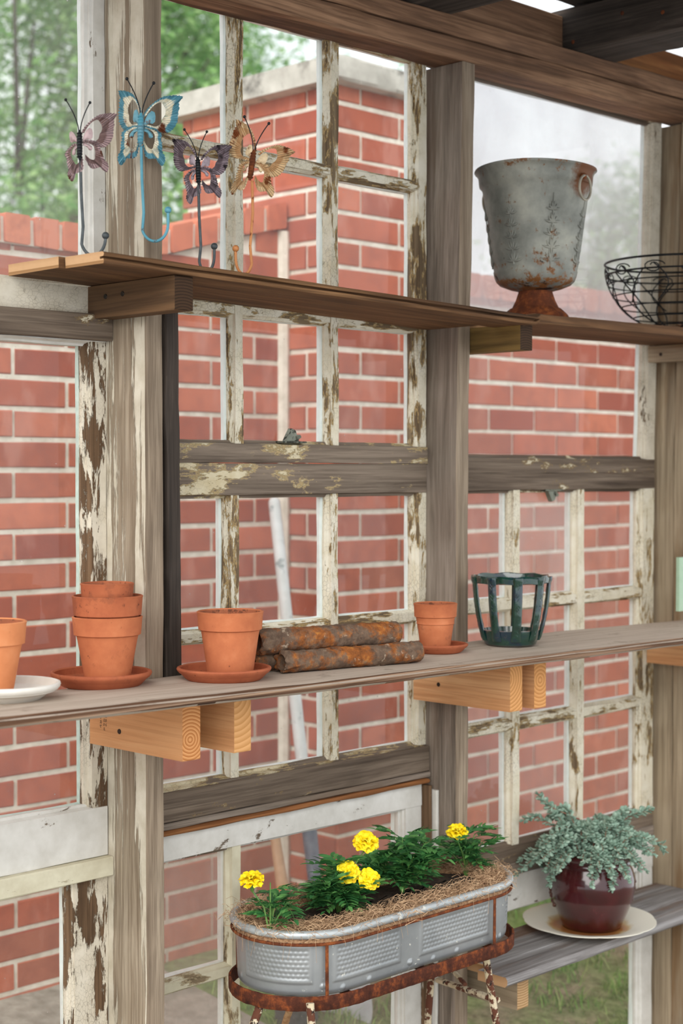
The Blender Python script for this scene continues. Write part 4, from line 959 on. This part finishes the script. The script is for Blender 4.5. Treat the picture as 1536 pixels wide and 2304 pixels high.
L2 = bf_loc(317, 290, -.135); butterfly(L2, 1.0, .03, 0, {'Ru': (.25, 0), 'Lu': (.75, -.18), 'Ll': (.35, .05), 'Rl': (.45, 0)}, (.047, -.142, -.197), M2, MBODY2, MBLU, 'turquoise and cream metal butterfly with blue hook, in front of the left post')
L3 = bf_loc(446, 383, -.18); butterfly(L3, .84, -.03, 0, {'Ru': (.45, 0.1), 'Lu': (.5, -.15), 'Ll': (.4, .3), 'Rl': (.45, -.1)}, (.028, -.135, upz(L3.x, 0) + .0035 - L3.z), M3, IRON, IRONG, 'plum-grey metal butterfly with black body, third from the left')
L4 = bf_loc(567, 370, -.235); butterfly(L4, .95, .14, 0, {'Ru': (.55, .25), 'Lu': (.45, -.35), 'Ll': (.8, -.1), 'Rl': (.6, -.2)}, (-.036 * 0 - .030, -.150, upz(L4.x, 0) + .0035 - L4.z), M4, RUST, ORNG, 'rusty tan metal butterfly with orange hook, rightmost of the four')

# ================================================================== PLANTER WITH MARIGOLDS
PX0, PX1, PY, PR, PZ = .305, .715, -.205, .137, .612
PB = .492
t = thing('trough_planter', ((PX0 + PX1) / 2, PY, PB), 'long oval galvanised trough planter holding the marigolds', 'planter')
GALV = patchy('galvanised_steel', ('#8e9294', '#a7aaab'), [('#c8c6ba', .66, 90, .02), ('#8d7350', .74, 30, .02)], .38, .55, .15, .0008, 9)
def stad(s_, r, x0=PX0, x1=PX1, cy=PY):
    """point and outward normal at arclength fraction along a stadium"""
    L = x1 - x0; P_ = 2 * L + 2 * math.pi * PR; d = s_ * P_
    if d < L: return Vector((x0 + d, cy - r, 0)), Vector((0, -1, 0))
    d -= L
    if d < math.pi * PR: a = -math.pi / 2 + d / PR; n_ = Vector((math.cos(a), math.sin(a), 0)); return Vector((x1, cy, 0)) + n_ * r, n_
    d -= math.pi * PR
    if d < L: return Vector((x1 - d, cy + r, 0)), Vector((0, 1, 0))
    d -= L; a = math.pi / 2 + d / PR; n_ = Vector((math.cos(a), math.sin(a), 0)); return Vector((x0, cy, 0)) + n_ * r, n_
PERI = 2 * (PX1 - PX0) + 2 * math.pi * PR
panels = [(-.125, -.03), (.005, .150) if 0 else (-.052, .137), (.187, .40)]
def pan(sarc, z):
    """embossing height on the tub wall: framed hammered panels, buttons"""
    h = 0; sc_ = sarc if sarc < PERI - .6 else sarc - PERI
    for (a, e) in ((-.245, -.085), (-.045, .137), (.187, .400), (.46, .62), (.66, .84), (.88, 1.06)):
        m_ = .0
        dx = min(sc_ - a, e - sc_); dz = min(z - .022, .098 - z); d = min(dx, dz)
        if d > 0:
            fr = min(1, d / .004); h += .0016 * fr
            if d > .008:
                k = min(1, (d - .008) / .004); h -= .0012 * k
                u = sc_ / .0100; w = z / .0085; u2 = u + (.5 if int(math.floor(w)) % 2 else 0)
                q = math.hypot((u2 - math.floor(u2)) - .5, (w - math.floor(w)) - .5); h += .0010 * k * max(0, 1 - (q / .48) ** 2)
    for bs in (-.265, -.065, .162, .162, .30, .42, .05, -.02, .23, .44):
        for bz in ((.018, .100) if bs in (-.265, -.065, .162) else (.010,)):
            q = math.hypot(sc_ - bs, z - bz); h += .0022 * max(0, 1 - (q / .0058) ** 2) ** .5 if q < .0058 else 0
    return h
b = MB(); NS, NZ = 740, 62; HH = PZ - PB - .006
vs = []
for j in range(NZ + 1):
    z = HH * j / NZ; r = PR - .012 + .004 * z / HH - (.004 * max(0, 1 - z / .010) ** 2)
    for i in range(NS):
        s_ = i / NS; p, n_ = stad(s_, r); q = p + n_ * pan(s_ * PERI, z); vs.append((q.x, q.y, PB + z))
fs = [[j * NS + i, j * NS + (i + 1) % NS, (j + 1) * NS + (i + 1) % NS, (j + 1) * NS + i] for j in range(NZ) for i in range(NS)]
fs.append(list(range(NS))[::-1]); b.add(vs, fs)
b.build('tub', GALV, t, smooth=60)
b = MB(); b.tube([stad(i / 220, PR - .004)[0] + Vector((0, 0, PZ - .004)) for i in range(220)], .0078, 12, closed=True); b.build('rolled_rim', patchy('rim_steel', ('#a4abae', '#bcc1c2'), [('#d6d5cb', .60, 70, .03)], .45, .4, .3, .001, 20), t)
# soil
SOILP = simple('potting_soil', '#1d150f', '#4a3828', 120, .98, 0, .9, .006)
b = MB(); rings = 14; K = 150; vs = []
for j in range(rings + 1):
    f = j / rings
    for i in range(K):
        p, n_ = stad(i / K, (PR - .014) * (1 - f * .985)); z = PZ - .022 + .008 * f + .007 * noise.noise(Vector((p.x * 40, p.y * 40, 1))); vs.append((p.x, p.y, z))
b.add(vs, [[j * K + i, j * K + (i + 1) % K, (j + 1) * K + (i + 1) % K, (j + 1) * K + i] for j in range(rings) for i in range(K)]); b.build('soil', SOILP, t, smooth=70)
# coir liner: a rolled bank of fibre inside the rim, plus loose strands
COIR = simple('coir_fibre', '#6b4c36', '#b08a66', 200, .95, 0, .6, .002)
COIRL = simple('loose_coir', '#8d6b4e', '#cfae8a', 60, .9, 0, .1)
b = MB(); K = 260; R_ = 10; vs = []
for i in range(K):
    s_ = i / K; p, n_ = stad(s_, PR - .030); wob = 1 + .45 * noise.noise(Vector((p.x * 22, p.y * 22, 5)))
    for j in range(R_):
        a = math.pi * (j / (R_ - 1)); rr = .021 * wob; o_ = n_ * math.cos(a) * .026 + Vector((0, 0, math.sin(a) * rr * .95))
        q = p + o_; q.z += PZ - .020 + .004 * noise.noise(q * 160) ; q += n_ * .003 * noise.noise(Vector((q.x * 120, q.y * 120, 9))); vs.append(q)
b.add(vs, [[i * R_ + j, i * R_ + j + 1, ((i + 1) % K) * R_ + j + 1, ((i + 1) % K) * R_ + j] for i in range(K) for j in range(R_ - 1)])
b.build('coir_liner', COIR, t, smooth=70)
b = MB(); rr = random.Random(5)
for i in range(7000):
    s_ = rr.random(); p, n_ = stad(s_, PR - .034 + rr.gauss(0, .020)); tan = Vector((-n_.y, n_.x, 0)); z = PZ - .004 + rr.uniform(-.008, .012)
    a = rr.uniform(0, math.pi * 2); d = tan * math.cos(a) + n_ * math.sin(a) * .55; L = rr.uniform(.012, .045); bow = rr.uniform(.001, .010)
    p = p + Vector((0, 0, z)); pts = [p - d * L / 2, p + Vector((0, 0, bow)) + n_ * rr.gauss(0, .003), p + d * L / 2 + Vector((0, 0, rr.uniform(-.004, .004)))]
    w = .00038; sd = Vector((0, 0, w)) + d.cross(Vector((0, 0, 1))) * w
    k = len(b.v); vs = []
    for q in pts: vs += [q - sd, q + sd]
    b.add(vs, [[0, 2, 3, 1], [2, 4, 5, 3]])
for i in range(26):
    s_ = rr.choice((rr.uniform(.0, .33), rr.uniform(.85, 1))); p, n_ = stad(s_, PR + .004); p.z = PZ + .002; pts = [p - n_ * .02, p + Vector((0, 0, .006))]
    L = rr.uniform(.015, .055); x_ = rr.gauss(0, .006); pts += [p + n_ * .006 + Vector((x_ * q, 0, -L * q)) for q in (.4, .7, 1)]
    b.tube(pts, .00025, 3)
o = b.build('loose_fibres', COIRL, t, smooth=0); o['kind'] = 'stuff'

# wrought stand
st_ = thing('planter_stand', ((PX0 + PX1) / 2, PY, FZ), 'rusty iron stand with chipped cream legs carrying the trough planter', 'plant stand')
b = MB(); b.tube([stad(i / 200, PR - .001)[0] + Vector((0, 0, PZ - .0215)) for i in range(200)], .0030, 8, closed=True); b.build('upper_hoop', RUST, st_)
b = MB(); K = 300; vs = []
for i in range(K):
    p, n_ = stad(i / K, 1.0); base, _ = stad(i / K, PR + .002)
    for (dr, dz) in ((-.003, -.020), (.002, -.0215), (.0035, -.019), (.0035, .004), (.002, .0055), (-.001, .005)):
        q = base + n_ * dr; q.z = PB + dz; q += Vector((noise.noise(q * 90), noise.noise(q * 90 + Vector((5, 5, 5))), noise.noise(q * 70))) * .0012; vs.append(q)
b.add(vs, [[i * 6 + j, i * 6 + (j + 1) % 6, ((i + 1) % K) * 6 + (j + 1) % 6, ((i + 1) % K) * 6 + j] for i in range(K) for j in range(6)])
b.build('lower_band', RUSTD, st_, smooth=50)
b = MB(); b.board(PX0, PX1, PY - .010, PY + .010, PB - .008, PB - .002, axis='x', n=10)
for xx in (PX0, (PX0 + PX1) / 2, PX1): b.board(xx - .008, xx + .008, PY - PR + .001, PY + PR - .001, PB - .0085, PB - .0025, axis='y', n=8)
b.build('cross_bar', RUSTD, st_)
for (xx, sg) in ((.2465, -1), (.709, -1), (.2465, 1), (.709, 1)):
    f = None
    # straps stand on the straight sides (or just where the ends begin to curve)
    yy = PY + sg * (PR - .003); 
    if xx < PX0: yy = PY + sg * (math.sqrt(max(0, (PR) ** 2 - (PX0 - xx) ** 2)) - .003)
    b = MB(); b.board(xx - .0035, xx + .0035, min(yy, yy + sg * .004), max(yy, yy + sg * .004), PB + .002, PZ - .022, axis='z', n=14, jit=.0008); b.build('strap', RUST, st_)
def leg(a, e, r=.0085, foot=None):
    b = MB(); a = Vector(a); e = Vector(e); n = 22
    pts = [a.lerp(e, i / n) + Vector((noise.noise(Vector((i * .7, a.x * 9, 0))), noise.noise(Vector((i * .7, a.x * 9, 4))), 0)) * .0012 for i in range(n + 1)]
    b.tube(pts, r, 10, flat=.75); return b
zt = PB - .014
LT = [atZ(590, 2255, zt), None]
legs_px = [((590, 2254, -.235), (565, 2420)), ((698, 2258, -.20), (705, 2420))]
def leg_px(pa, pb, y0, y1):
    a = atY(pa[0], pa[1], y0); e = atY(pb[0], pb[1], y1); k = (a.z - FZ) / (a.z - e.z); return a, a + (e - a) * k
for (pa, pb, y0, y1, lb) in (((588, 2256), (572, 2304), -.22, -.225, 1), ((697, 2262), (700, 2304), -.325, -.33, 1), ((1090, 2140), (1116, 2304), -.315, -.33, 1), ((972, 2172), (962, 2304), -.10, -.095, 1)):
    a, e = leg_px(pa, pb, y0, y1)
    leg(a + Vector((0, 0, .004)), e).build('leg', CHIPPED, st_)
a = atY(655, 2262, -.28); e = atY(632, 2330, -.20); leg(a, e, .007).build('brace', rust_mat('tan_rust', '#5a3a22', '#9a7350', '#c4a27a', 40), st_)
a = atY(1008, 2172, -.16); e = atY(1046, 2215, -.235); leg(a, e, .0055).build('brace', CHIPPED, st_)
a = atY(985, 2205, -.11); e = atY(1118, 2250, -.325); leg(a, e, .0085).build('cross_strut', CHIPPED, st_)

# marigolds
m = NT('marigold_leaf'); g = m.node('ShaderNodeNewGeometry'); col = m.ramp(g.outputs['Random Per Island'], [(0, lin('#2a5c32')), (.5, lin('#418045')), (1, lin('#6ca65a'))])
df = m.node('ShaderNodeBsdfPrincipled'); df.inputs['Roughness'].default_value = .5; tl = m.node('ShaderNodeBsdfTranslucent'); mx = m.node('ShaderNodeMixShader'); mx.inputs[0].default_value = .25
m.link(col, df.inputs['Base Color']); m.link(col, tl.inputs[0]); m.link(df.outputs[0], mx.inputs[1]); m.link(tl.outputs[0], mx.inputs[2]); m.link(mx.outputs[0], m.out.inputs[0]); MLEAF = m.m
MSTEM = simple('marigold_stem', '#3f6e33', '#6d8f45', 60, .6)
m = NT('marigold_petal'); g = m.node('ShaderNodeNewGeometry'); m.bsdf(m.ramp(g.outputs['Random Per Island'], [(0, lin('#eec200')), (.5, lin('#f8dc10')), (1, lin('#fff03c'))]), .55, 0, spec=.3); MPETAL = m.m
def leaflet(b, p, d, up, L, w):
    d = d.normalized(); sd = d.cross(up).normalized(); up = sd.cross(d)
    vs = [p, p + d * L * .35 + sd * w + up * w * .3, p + d * L * .35 - sd * w + up * w * .3, p + d * L * .7 + sd * w * .8 + up * w * .1 - up * L * .05, p + d * L * .7 - sd * w * .8 + up * w * .1 - up * L * .05, p + d * L - up * L * .14, p + d * L * .35, p + d * L * .7 - up * L * .06]
    b.add(vs, [[0, 6, 1], [0, 2, 6], [6, 7, 3, 1], [2, 4, 7, 6], [7, 5, 3], [4, 5, 7]])
def compound(b, p, d, L, rnd, nb=5, s_=1):
    d = d.normalized(); up = Vector((0, 0, 1)); sd = d.cross(up)
    if sd.length < .1: sd = Vector((1, 0, 0))
    sd.normalize(); pts = [p + d * L * t_ - Vector((0, 0, L * .35 * t_ * t_)) for t_ in [i / 6 for i in range(7)]]
    b.tube(pts, [.0009 - .0005 * i / 6 for i in range(7)], 4)
    n_ = sd.cross(d)
    for k in range(nb):
        t_ = .28 + .62 * k / (nb - 1); q = pts[0] + d * L * t_ - Vector((0, 0, L * .35 * t_ * t_)); ll = L * (.55 - .22 * abs(t_ - .5)) * rnd.uniform(.85, 1.1)
        for sg in (-1, 1): leaflet(b, q, d * .75 + sd * sg * .9 + Vector((0, 0, rnd.uniform(-.15, .1))), n_, ll, ll * .19)
    leaflet(b, pts[-1], d - Vector((0, 0, .3)), n_, L * .42, L * .075)
def blossom(parent, p, d, r, rnd):
    d = Vector(d).normalized(); b = MB(); q = d.to_track_quat('Z', 'Y').to_matrix().to_4x4()
    for layer, (n_, ang, ll) in enumerate(((15, .05, 1.0), (14, .35, .95), (12, .65, .85), (10, .95, .7), (8, 1.25, .55))):
        for k in range(n_):
            a = 2 * math.pi * (k + .5 * (layer % 2)) / n_ + rnd.gauss(0, .08); el = ang + rnd.gauss(0, .1); L = r * ll * rnd.uniform(.9, 1.1); w = r * .26
            dirv = Vector((math.cos(a) * math.cos(el), math.sin(a) * math.cos(el), math.sin(el))); sdv = Vector((-math.sin(a), math.cos(a), 0)); nn = sdv.cross(dirv) * -1
            base = dirv * r * .12; vs = [base - sdv * w * .3, base + sdv * w * .3]
            for f, ww, cup_ in ((.55, .85, .08), (.85, 1.1, .02), (1.0, .9, -.10)):
                for sx_ in (-1, -.35, .35, 1): vs.append(base + dirv * L * (f + (.05 * (1 if abs(sx_) < .5 else -1) if f == 1.0 else 0)) + sdv * w * ww * sx_ + nn * r * (cup_ + .07 * (1 if abs(sx_) > .5 else -1) * (1 if k % 2 else -1)))
            b.add(vs, [[0, 1, 5, 4, 3, 2]] + [[2 + r_ * 4 + c_, 2 + r_ * 4 + c_ + 1, 2 + (r_ + 1) * 4 + c_ + 1, 2 + (r_ + 1) * 4 + c_] for r_ in range(2) for c_ in range(3)])
    b.xform(Matrix.Translation(Vector(p)) @ q); f_ = b.build('blossom', MPETAL, parent, local=True, smooth=60)
    c_ = MB(); c_.lathe([(.0012, -r * 1.15), (r * .17, -r * .95), (r * .25, -r * .5), (r * .27, -r * .15), (r * .30, .0), (.0002, .0)], 12); c_.xform(Matrix.Translation(Vector(p)) @ q); c_.build('sepal_cup', MSTEM, f_, local=True)
def marigold(bpx, y, hgt, spread, flowers, seed, label, nlv=26, dense=1.0):
    base = atY(bpx[0], bpx[1], y); base.z = PZ - .018; rnd = random.Random(seed)
    t = thing('marigold_plant', base, label, 'flower', rnd.uniform(0, 0), 'marigolds in the trough')
    b = MB(); st = MB()
    stems = []
    for k in range(4 + int(2 * dense)):
        a = rnd.uniform(0, 6.28); l_ = rnd.uniform(.35, .95) * spread if k else 0; h = hgt * (1 if k == 0 else rnd.uniform(.55, .9)); tip = Vector((math.cos(a) * l_, math.sin(a) * l_, h)); stems.append(tip)
        st.tube([Vector((0, 0, -.01)).lerp(tip, f) - Vector((tip.x, tip.y, 0)) * .25 * math.sin(f * math.pi) for f in [i / 8 for i in range(9)]], [.0022 - .0011 * i / 8 for i in range(9)], 6)
        for j in range(int(nlv * dense / 2.6)):
            f = rnd.uniform(.38, 1.0); p = Vector((0, 0, 0)).lerp(tip, f) - Vector((tip.x, tip.y, 0)) * .25 * math.sin(f * math.pi); a2 = rnd.uniform(0, 6.28)
            compound(b, p, Vector((math.cos(a2), math.sin(a2), rnd.uniform(.05, .85))), spread * rnd.uniform(.52, .85), rnd, rnd.choice((4, 5, 6)))
    for (fx, fz, fy, r, d) in flowers:
        p = Vector((RT[0] * fx + FW[0] * fy, RT[1] * fx + FW[1] * fy, fz)); st.tube([Vector((0, 0, 0)), Vector((p.x * .35, p.y * .35, p.z * .55)), p - Vector(d).normalized() * r], [.002, .0017, .0015], 6)
        blossom(t, p, d, r, rnd)
    st.build('stems', MSTEM, t, local=True); b.build('foliage', MLEAF, t, local=True, smooth=0)
    return t
pm = .00088
TOC = Vector((-FW[0], -FW[1], 0))
marigold((608, 2052), -.24, .104, .064, [(-38 * pm, 122 * pm, 0, .0205, (-.2, -.2, 1))], 3, 'small marigold at the left end of the trough with a single yellow flower', 15, .8)
marigold((762, 2022), -.205, .092, .074, [(20 * pm, 98 * pm, -.03, .0200, (-.9, -.7, .7)), (66 * pm, 84 * pm, -.035, .0195, (-.5, -.8, .8)), (60 * pm, 150 * pm, .02, .0225, (-.3, -.5, .9))], 8, 'large marigold left of centre in the trough with three yellow flowers', 34, 1.3)
marigold((905, 1985), -.20, .115, .078, [], 21, 'flowerless marigold in the middle right of the trough', 36, 1.35)
marigold((1048, 1955), -.195, .100, .068, [(-22 * pm, 104 * pm, 0, .0205, (-.2, -.3, 1))], 5, 'marigold at the right end of the trough with one yellow flower', 22, 1.0)

# ================================================================== MAROON POT, PLATE, SUCCULENT
pc_ = atZ(1325, 2070, LSZ + .020); pl = Vector((pc_.x, pc_.y, LSZ)); sp_ = mpp(pl); PRD = 149 * sp_
m = NT('stained_plate'); m.coords(rnd=False)
ln = m.node('ShaderNodeVectorMath', operation='LENGTH'); mp = m.node('ShaderNodeMapping'); mp.inputs['Scale'].default_value = (1, 1, 0); m.link(m.base, mp.inputs['Vector']); m.link(mp.outputs[0], ln.inputs[0])
nn = m.noise(m.base, 22, 5, .6); rr_ = m.math('ADD', ln.outputs['Value'], m.math('MULTIPLY', m.math('SUBTRACT', nn, .5), .05))
c = m.ramp(rr_, [(.078, lin('#a4683a')), (.088, lin('#b98a50')), (.094, lin('#c9b083')), (.104, lin('#e4e0d2'))]); m.bsdf(c, .3, 0, spec=.5); PLATE = m.m
b = MB(); sc_ = lambda r, z, a: (r * (1 + (.022 * abs(math.sin(a * 4)) ** .6 - .012 if r > PRD * .8 else 0)), z)
b.lathe([(.0001, .002), (PRD * .52, 0), (PRD * .55, .002), (PRD * .64, .006), (PRD * .95, .0185), (PRD, .0215), (PRD * 1.0, .0235), (PRD * .97, .0235), (PRD * .66, .0115), (PRD * .60, .0065), (.0001, .006)], 120, fn=sc_)
tag(b.build('dinner_plate', PLATE, local=True, loc=(pl.x, pl.y, LSZ + .0005), smooth=50), 'cream scalloped plate with brown stains under the maroon pot', 'plate')
mp_ = pl + Vector((RT[0], RT[1], 0)) * (6 * sp_); t = thing('glazed_pot', (mp_.x, mp_.y, LSZ + .0068), 'round glossy maroon plant pot standing on the cream plate', 'pot')
m = NT('maroon_glaze'); m.coords(rnd=False); n = m.noise(m.base, 14, 5, .6); c = m.ramp(n, [(.3, lin('#2c0d10')), (.7, lin('#4c171b'))]); m.bsdf(c, .16, 0, m.noise(m.base, 30, 3), .08, .002, .6, .5); MAR = m.m
k = sp_; b = MB(); Hm = 170 * k
b.lathe([(.0001, .001), (60 * k, 0), (66 * k, .002), (70 * k, 12 * k), (82 * k, 40 * k), (92 * k, 68 * k), (97 * k, 95 * k), (96 * k, 115 * k), (91 * k, 133 * k), (86.5 * k, 142 * k), (86 * k, 145 * k), (88 * k, 147 * k), (87 * k, 151 * k), (86 * k, 154 * k), (90 * k, 162 * k), (94 * k, 166 * k), (94 * k, 170 * k), (91 * k, 172 * k), (86 * k, 170 * k), (82 * k, 158 * k), (80 * k, 145 * k), (70 * k, 140 * k)], 96)
b.build('body', MAR, t, local=True, smooth=60)
for sg in (-1, 1):
    b = MB()
    for i in range(26):
        zz = random.uniform(48, 118) * k; an = random.gauss(0, .10) + (0 if sg > 0 else math.pi) + (ANG - math.pi / 2); rr_ = (96 - abs(zz / k - 95) * .22) * k; b.ball((rr_ * math.cos(an), rr_ * math.sin(an), zz), random.uniform(3.5, 6) * k, 6)
    b.build('grape_relief', simple('relief_glaze' if sg > 0 else 'relief_glaze_b', '#33110f', '#6b4636', 50, .35), t, local=True)
b = MB(); b.lathe([(.0001, 158 * k), (40 * k, 157 * k), (82 * k, 152 * k), (84 * k, 150 * k)], 40, fn=lambda r, z, a: (r, z + .002 * math.sin(a * 7 + r * 200))); b.build('soil', SOILP, t, local=True)
m = NT('succulent_leaf'); m.coords(rnd=False); g = m.node('ShaderNodeNewGeometry'); c = m.ramp(g.outputs['Random Per Island'], [(0, lin('#56735f')), (.5, lin('#73907d')), (1, lin('#9db5a2'))]); c = m.mix(m.math('MULTIPLY', m.noise(m.base, 260, 3), .3), c, lin('#b8ccc0')); m.bsdf(c, .6, 0, spec=.35); SLEAF = m.m
SSTEM = simple('succulent_stem', '#7a4038', '#9c6a50', 60, .6)
sroot = Vector((mp_.x, mp_.y, LSZ + .0068 + 156 * k)); sp2 = thing('succulent_plant', sroot, 'bushy grey-green succulent growing in the maroon pot', 'plant')
lf = MB(); stm = MB(); rnd = random.Random(17)
def sleaf(p, d, L):
    d = d.normalized(); up = Vector((rnd.gauss(0, .3), rnd.gauss(0, .3), 1)); sd = d.cross(up).normalized(); up = sd.cross(d); vs = []; n_ = 6; prof = ((0, .12), (.3, .28), (.62, .40), (.88, .30), (1.0, .06))
    for (f, w) in prof:
        for j in range(n_): a = 2 * math.pi * j / n_; vs.append(p + d * L * f + sd * math.cos(a) * L * w + up * (math.sin(a) * L * w * .38 + L * .12 * f * f))
    lf.add(vs, [[i * n_ + j, i * n_ + (j + 1) % n_, (i + 1) * n_ + (j + 1) % n_, (i + 1) * n_ + j] for i in range(len(prof) - 1) for j in range(n_)] + [[len(vs) - n_ + j for j in range(n_)]])
def sprig(pts, leafL):
    stm.tube(pts, [.0018 - .0009 * i / (len(pts) - 1) for i in range(len(pts))], 5); n_ = len(pts)
    tot = sum((pts[i + 1] - pts[i]).length for i in range(n_ - 1)); m_ = max(5, int(tot / .0066)); a = rnd.uniform(0, 6)
    for q in range(m_):
        f = .28 + .72 * q / (m_ - 1); x_ = f * (n_ - 1); i = min(n_ - 2, int(x_)); p = pts[i].lerp(pts[i + 1], x_ - i); d = (pts[i + 1] - pts[i]).normalized(); o1 = d.orthogonal().normalized(); o2 = d.cross(o1); a += 2.4
        ll = leafL * (1.0 if f < .9 else .8) * rnd.uniform(.8, 1.15)
        for aa in (a, a + math.pi): sleaf(p, (o1 * math.cos(aa) + o2 * math.sin(aa)) + d * (.55 if f < .93 else 1.6), ll)
for s_ in range(112):
    az = rnd.uniform(0, 2 * math.pi); el = rnd.uniform(.08, 1.35) if s_ % 5 else rnd.uniform(-.1, .2); L = rnd.uniform(.085, .155) * (1.0 - .12 * math.sin(el)); r0 = rnd.uniform(0, .055)
    p0 = Vector((math.cos(az) * r0, math.sin(az) * r0, -.003)); d = Vector((math.cos(az) * math.cos(el), math.sin(az) * math.cos(el), math.sin(el)))
    pts = [p0 + d * L * f + Vector((0, 0, .030 * math.sin(f * math.pi) - .020 * f * f * math.cos(el))) for f in [i / 7 for i in range(8)]]
    if any(sroot.y + q.y > -.008 for q in pts): pts = [Vector((q.x, min(q.y, -.010 - sroot.y), q.z)) for q in pts]
    sprig(pts, .0138)
# two long side shoots and trailing tips
R3 = Vector((RT[0], RT[1], 0)); F3 = Vector((FW[0], FW[1], 0))
for (cps) in (((.05, .0, .02), (.09, 0, .045), (.125, 0, .050), (.165, 0, .030), (.172, 0, .015)), ((-.05, 0, .05), (-.10, 0, .08), (-.14, 0, .10), (-.165, 0, .088)), ((-.05, -.05, .01), (-.08, -.07, .01), (-.105, -.08, -.02), (-.112, -.08, -.045)), ((.02, -.06, .01), (.03, -.095, .0), (.034, -.102, -.03), (.03, -.10, -.05)), ((.03, 0, .05), (.09, 0, .10), (.14, 0, .115)), ((-.03, 0, .09), (-.10, 0, .12), (-.13, 0, .15))):
    pts = [R3 * a + F3 * c_ + Vector((0, 0, z)) for (a, c_, z) in cps]; pts = [Vector((q.x, min(q.y, -.012 - sroot.y), q.z)) for q in pts]
    sprig([pts[0].lerp(pts[1], 0)] + [pts[i].lerp(pts[i + 1], h) for i in range(len(pts) - 1) for h in (.5, 1)], .0138)
stm.build('stems', SSTEM, sp2, local=True); lf.build('leaves', SLEAF, sp2, local=True, smooth=60)

# ================================================================== TOOLS OUTSIDE, SMALL THINGS
t = thing('shovel', (1.17, .60, -.04), 'white-handled shovel leaning outside against the brick pier corner', 'shovel')
top_ = Vector((1.372, 1.03, 1.36)); low = Vector((1.235, .72, .33))
WH = patchy('white_fibreglass', ('#dedede', '#c9cac8'), [('#9aa0a0', .64, 14, .03)], .5)
b = MB(); b.tube([top_ + (top_ - low).normalized() * .0, top_.lerp(low, .5), low + (top_ - low) * .12], .0175, 16); b.ball(top_, .0175, 8); b.build('handle', WH, t)
b = MB(); q0 = low + (top_ - low) * .13; b.tube([q0, low], [.021, .019], 16); b.build('socket', simple('slate_blue_grip', '#47566a', '#6a7686', 40, .5), t)
b = MB(); nb_ = 16; cpt = low + (low - top_).normalized() * .02; dn = (low - top_).normalized(); sdv = R3.copy(); nv = sdv.cross(dn); vs = []
for i in range(nb_ + 1):
    f = i / nb_; w = .118 * (min(1, (f + .05) / .22) ** .5) * (1 if f < .7 else math.sqrt(max(.02, 1 - ((f - .7) / .32) ** 2)))
    for j in range(13):
        u = -1 + 2 * j / 12; vs.append(cpt + dn * (.0 + .42 * f) + sdv * w * u + nv * (.035 * (1 - u * u) - .02))
kk_ = len(vs); vs += [v + nv * .003 for v in vs]; fs = [[i * 13 + j, i * 13 + j + 1, (i + 1) * 13 + j + 1, (i + 1) * 13 + j] for i in range(nb_) for j in range(12)]
b.add(vs, fs + [[kk_ + q for q in reversed(f)] for f in fs]); b.build('blade', simple('pale_steel_blade', '#c9c8cc', '#aaa9ae', 12, .5, .2), t, smooth=60)
t = thing('garden_tool', (1.10, .62, GZ), 'orange and yellow handle of a second garden tool beside the shovel', 'garden tool')
a_ = Vector((1.180, .83, .49)); e_ = Vector((1.070, .62, .12)); b = MB(); b.tube([a_.lerp(e_, .0), a_.lerp(e_, .42)], [.013, .017], 14); b.ball(a_, .013, 8); b.build('grip', simple('tan_grip', '#c9a07c', '#b58a66', 40, .5), t)
b = MB(); b.tube([a_.lerp(e_, .42), e_], .017, 14); b.build('handle', simple('orange_handle', '#e8973c', '#d97f2c', 40, .5), t)
b = MB(); b.board(1.03, 1.11,   .58, .66, gz(.62), .13, axis='x', n=6, c=.02); b.build('head', IRONG, t)

# pale green tin at the right edge
gp = atY(1530, 1310, -.215)
t = tag(MB().board(gp.x - .001, gp.x + .07, -.214, -.202, atY(1530, 1375, -.21).z, atY(1530, 1254, -.21).z, axis='z', c=.002, n=4).build('green_plaque', simple('pale_green_enamel', '#a9c2a8', '#97b398', 20, .5)), 'pale green plaque hung on the corner board at the right edge of the photo', 'plaque')

# grass tufts beyond the windows
b = MB(); rnd = random.Random(9)
for c_ in range(420):
    cx_ = rnd.uniform(.5, 3.4); cy_ = rnd.uniform(.08, .9) if cx_ > 1.0 else rnd.uniform(.10, .48)
    if noise.noise(Vector((cx_ * 2.2, cy_ * 2.6, 3))) < -.12: continue
    for q in range(18):
        a = rnd.uniform(0, 6.28); p = Vector((cx_ + rnd.gauss(0, .025), cy_ + rnd.gauss(0, .025), 0)); 
        p.z = gz(p.y)
        if p.y < .06: continue
        L = rnd.uniform(.015, .055); d = Vector((math.cos(a) * .6, math.sin(a) * .6, 1)); sd = Vector((-math.sin(a), math.cos(a), 0)) * .0018
        b.add([p - sd, p + sd, p + d * L * .6 + sd * .8, p + d * L * .6 - sd * .8, p + Vector((d.x * 1.5, d.y * 1.5, .85)) * L], [[0, 1, 2, 3], [3, 2, 4]])
m = NT('grass_blades'); g = m.node('ShaderNodeNewGeometry'); m.bsdf(m.ramp(g.outputs['Random Per Island'], [(0, lin('#4f7a35')), (.6, lin('#7fa850')), (1, lin('#b0b878'))]), .7, 0, spec=.2)
tag(b.build('grass', m.m, smooth=0), 'tufts of short green grass outside below the windows', 'grass', kind='stuff')
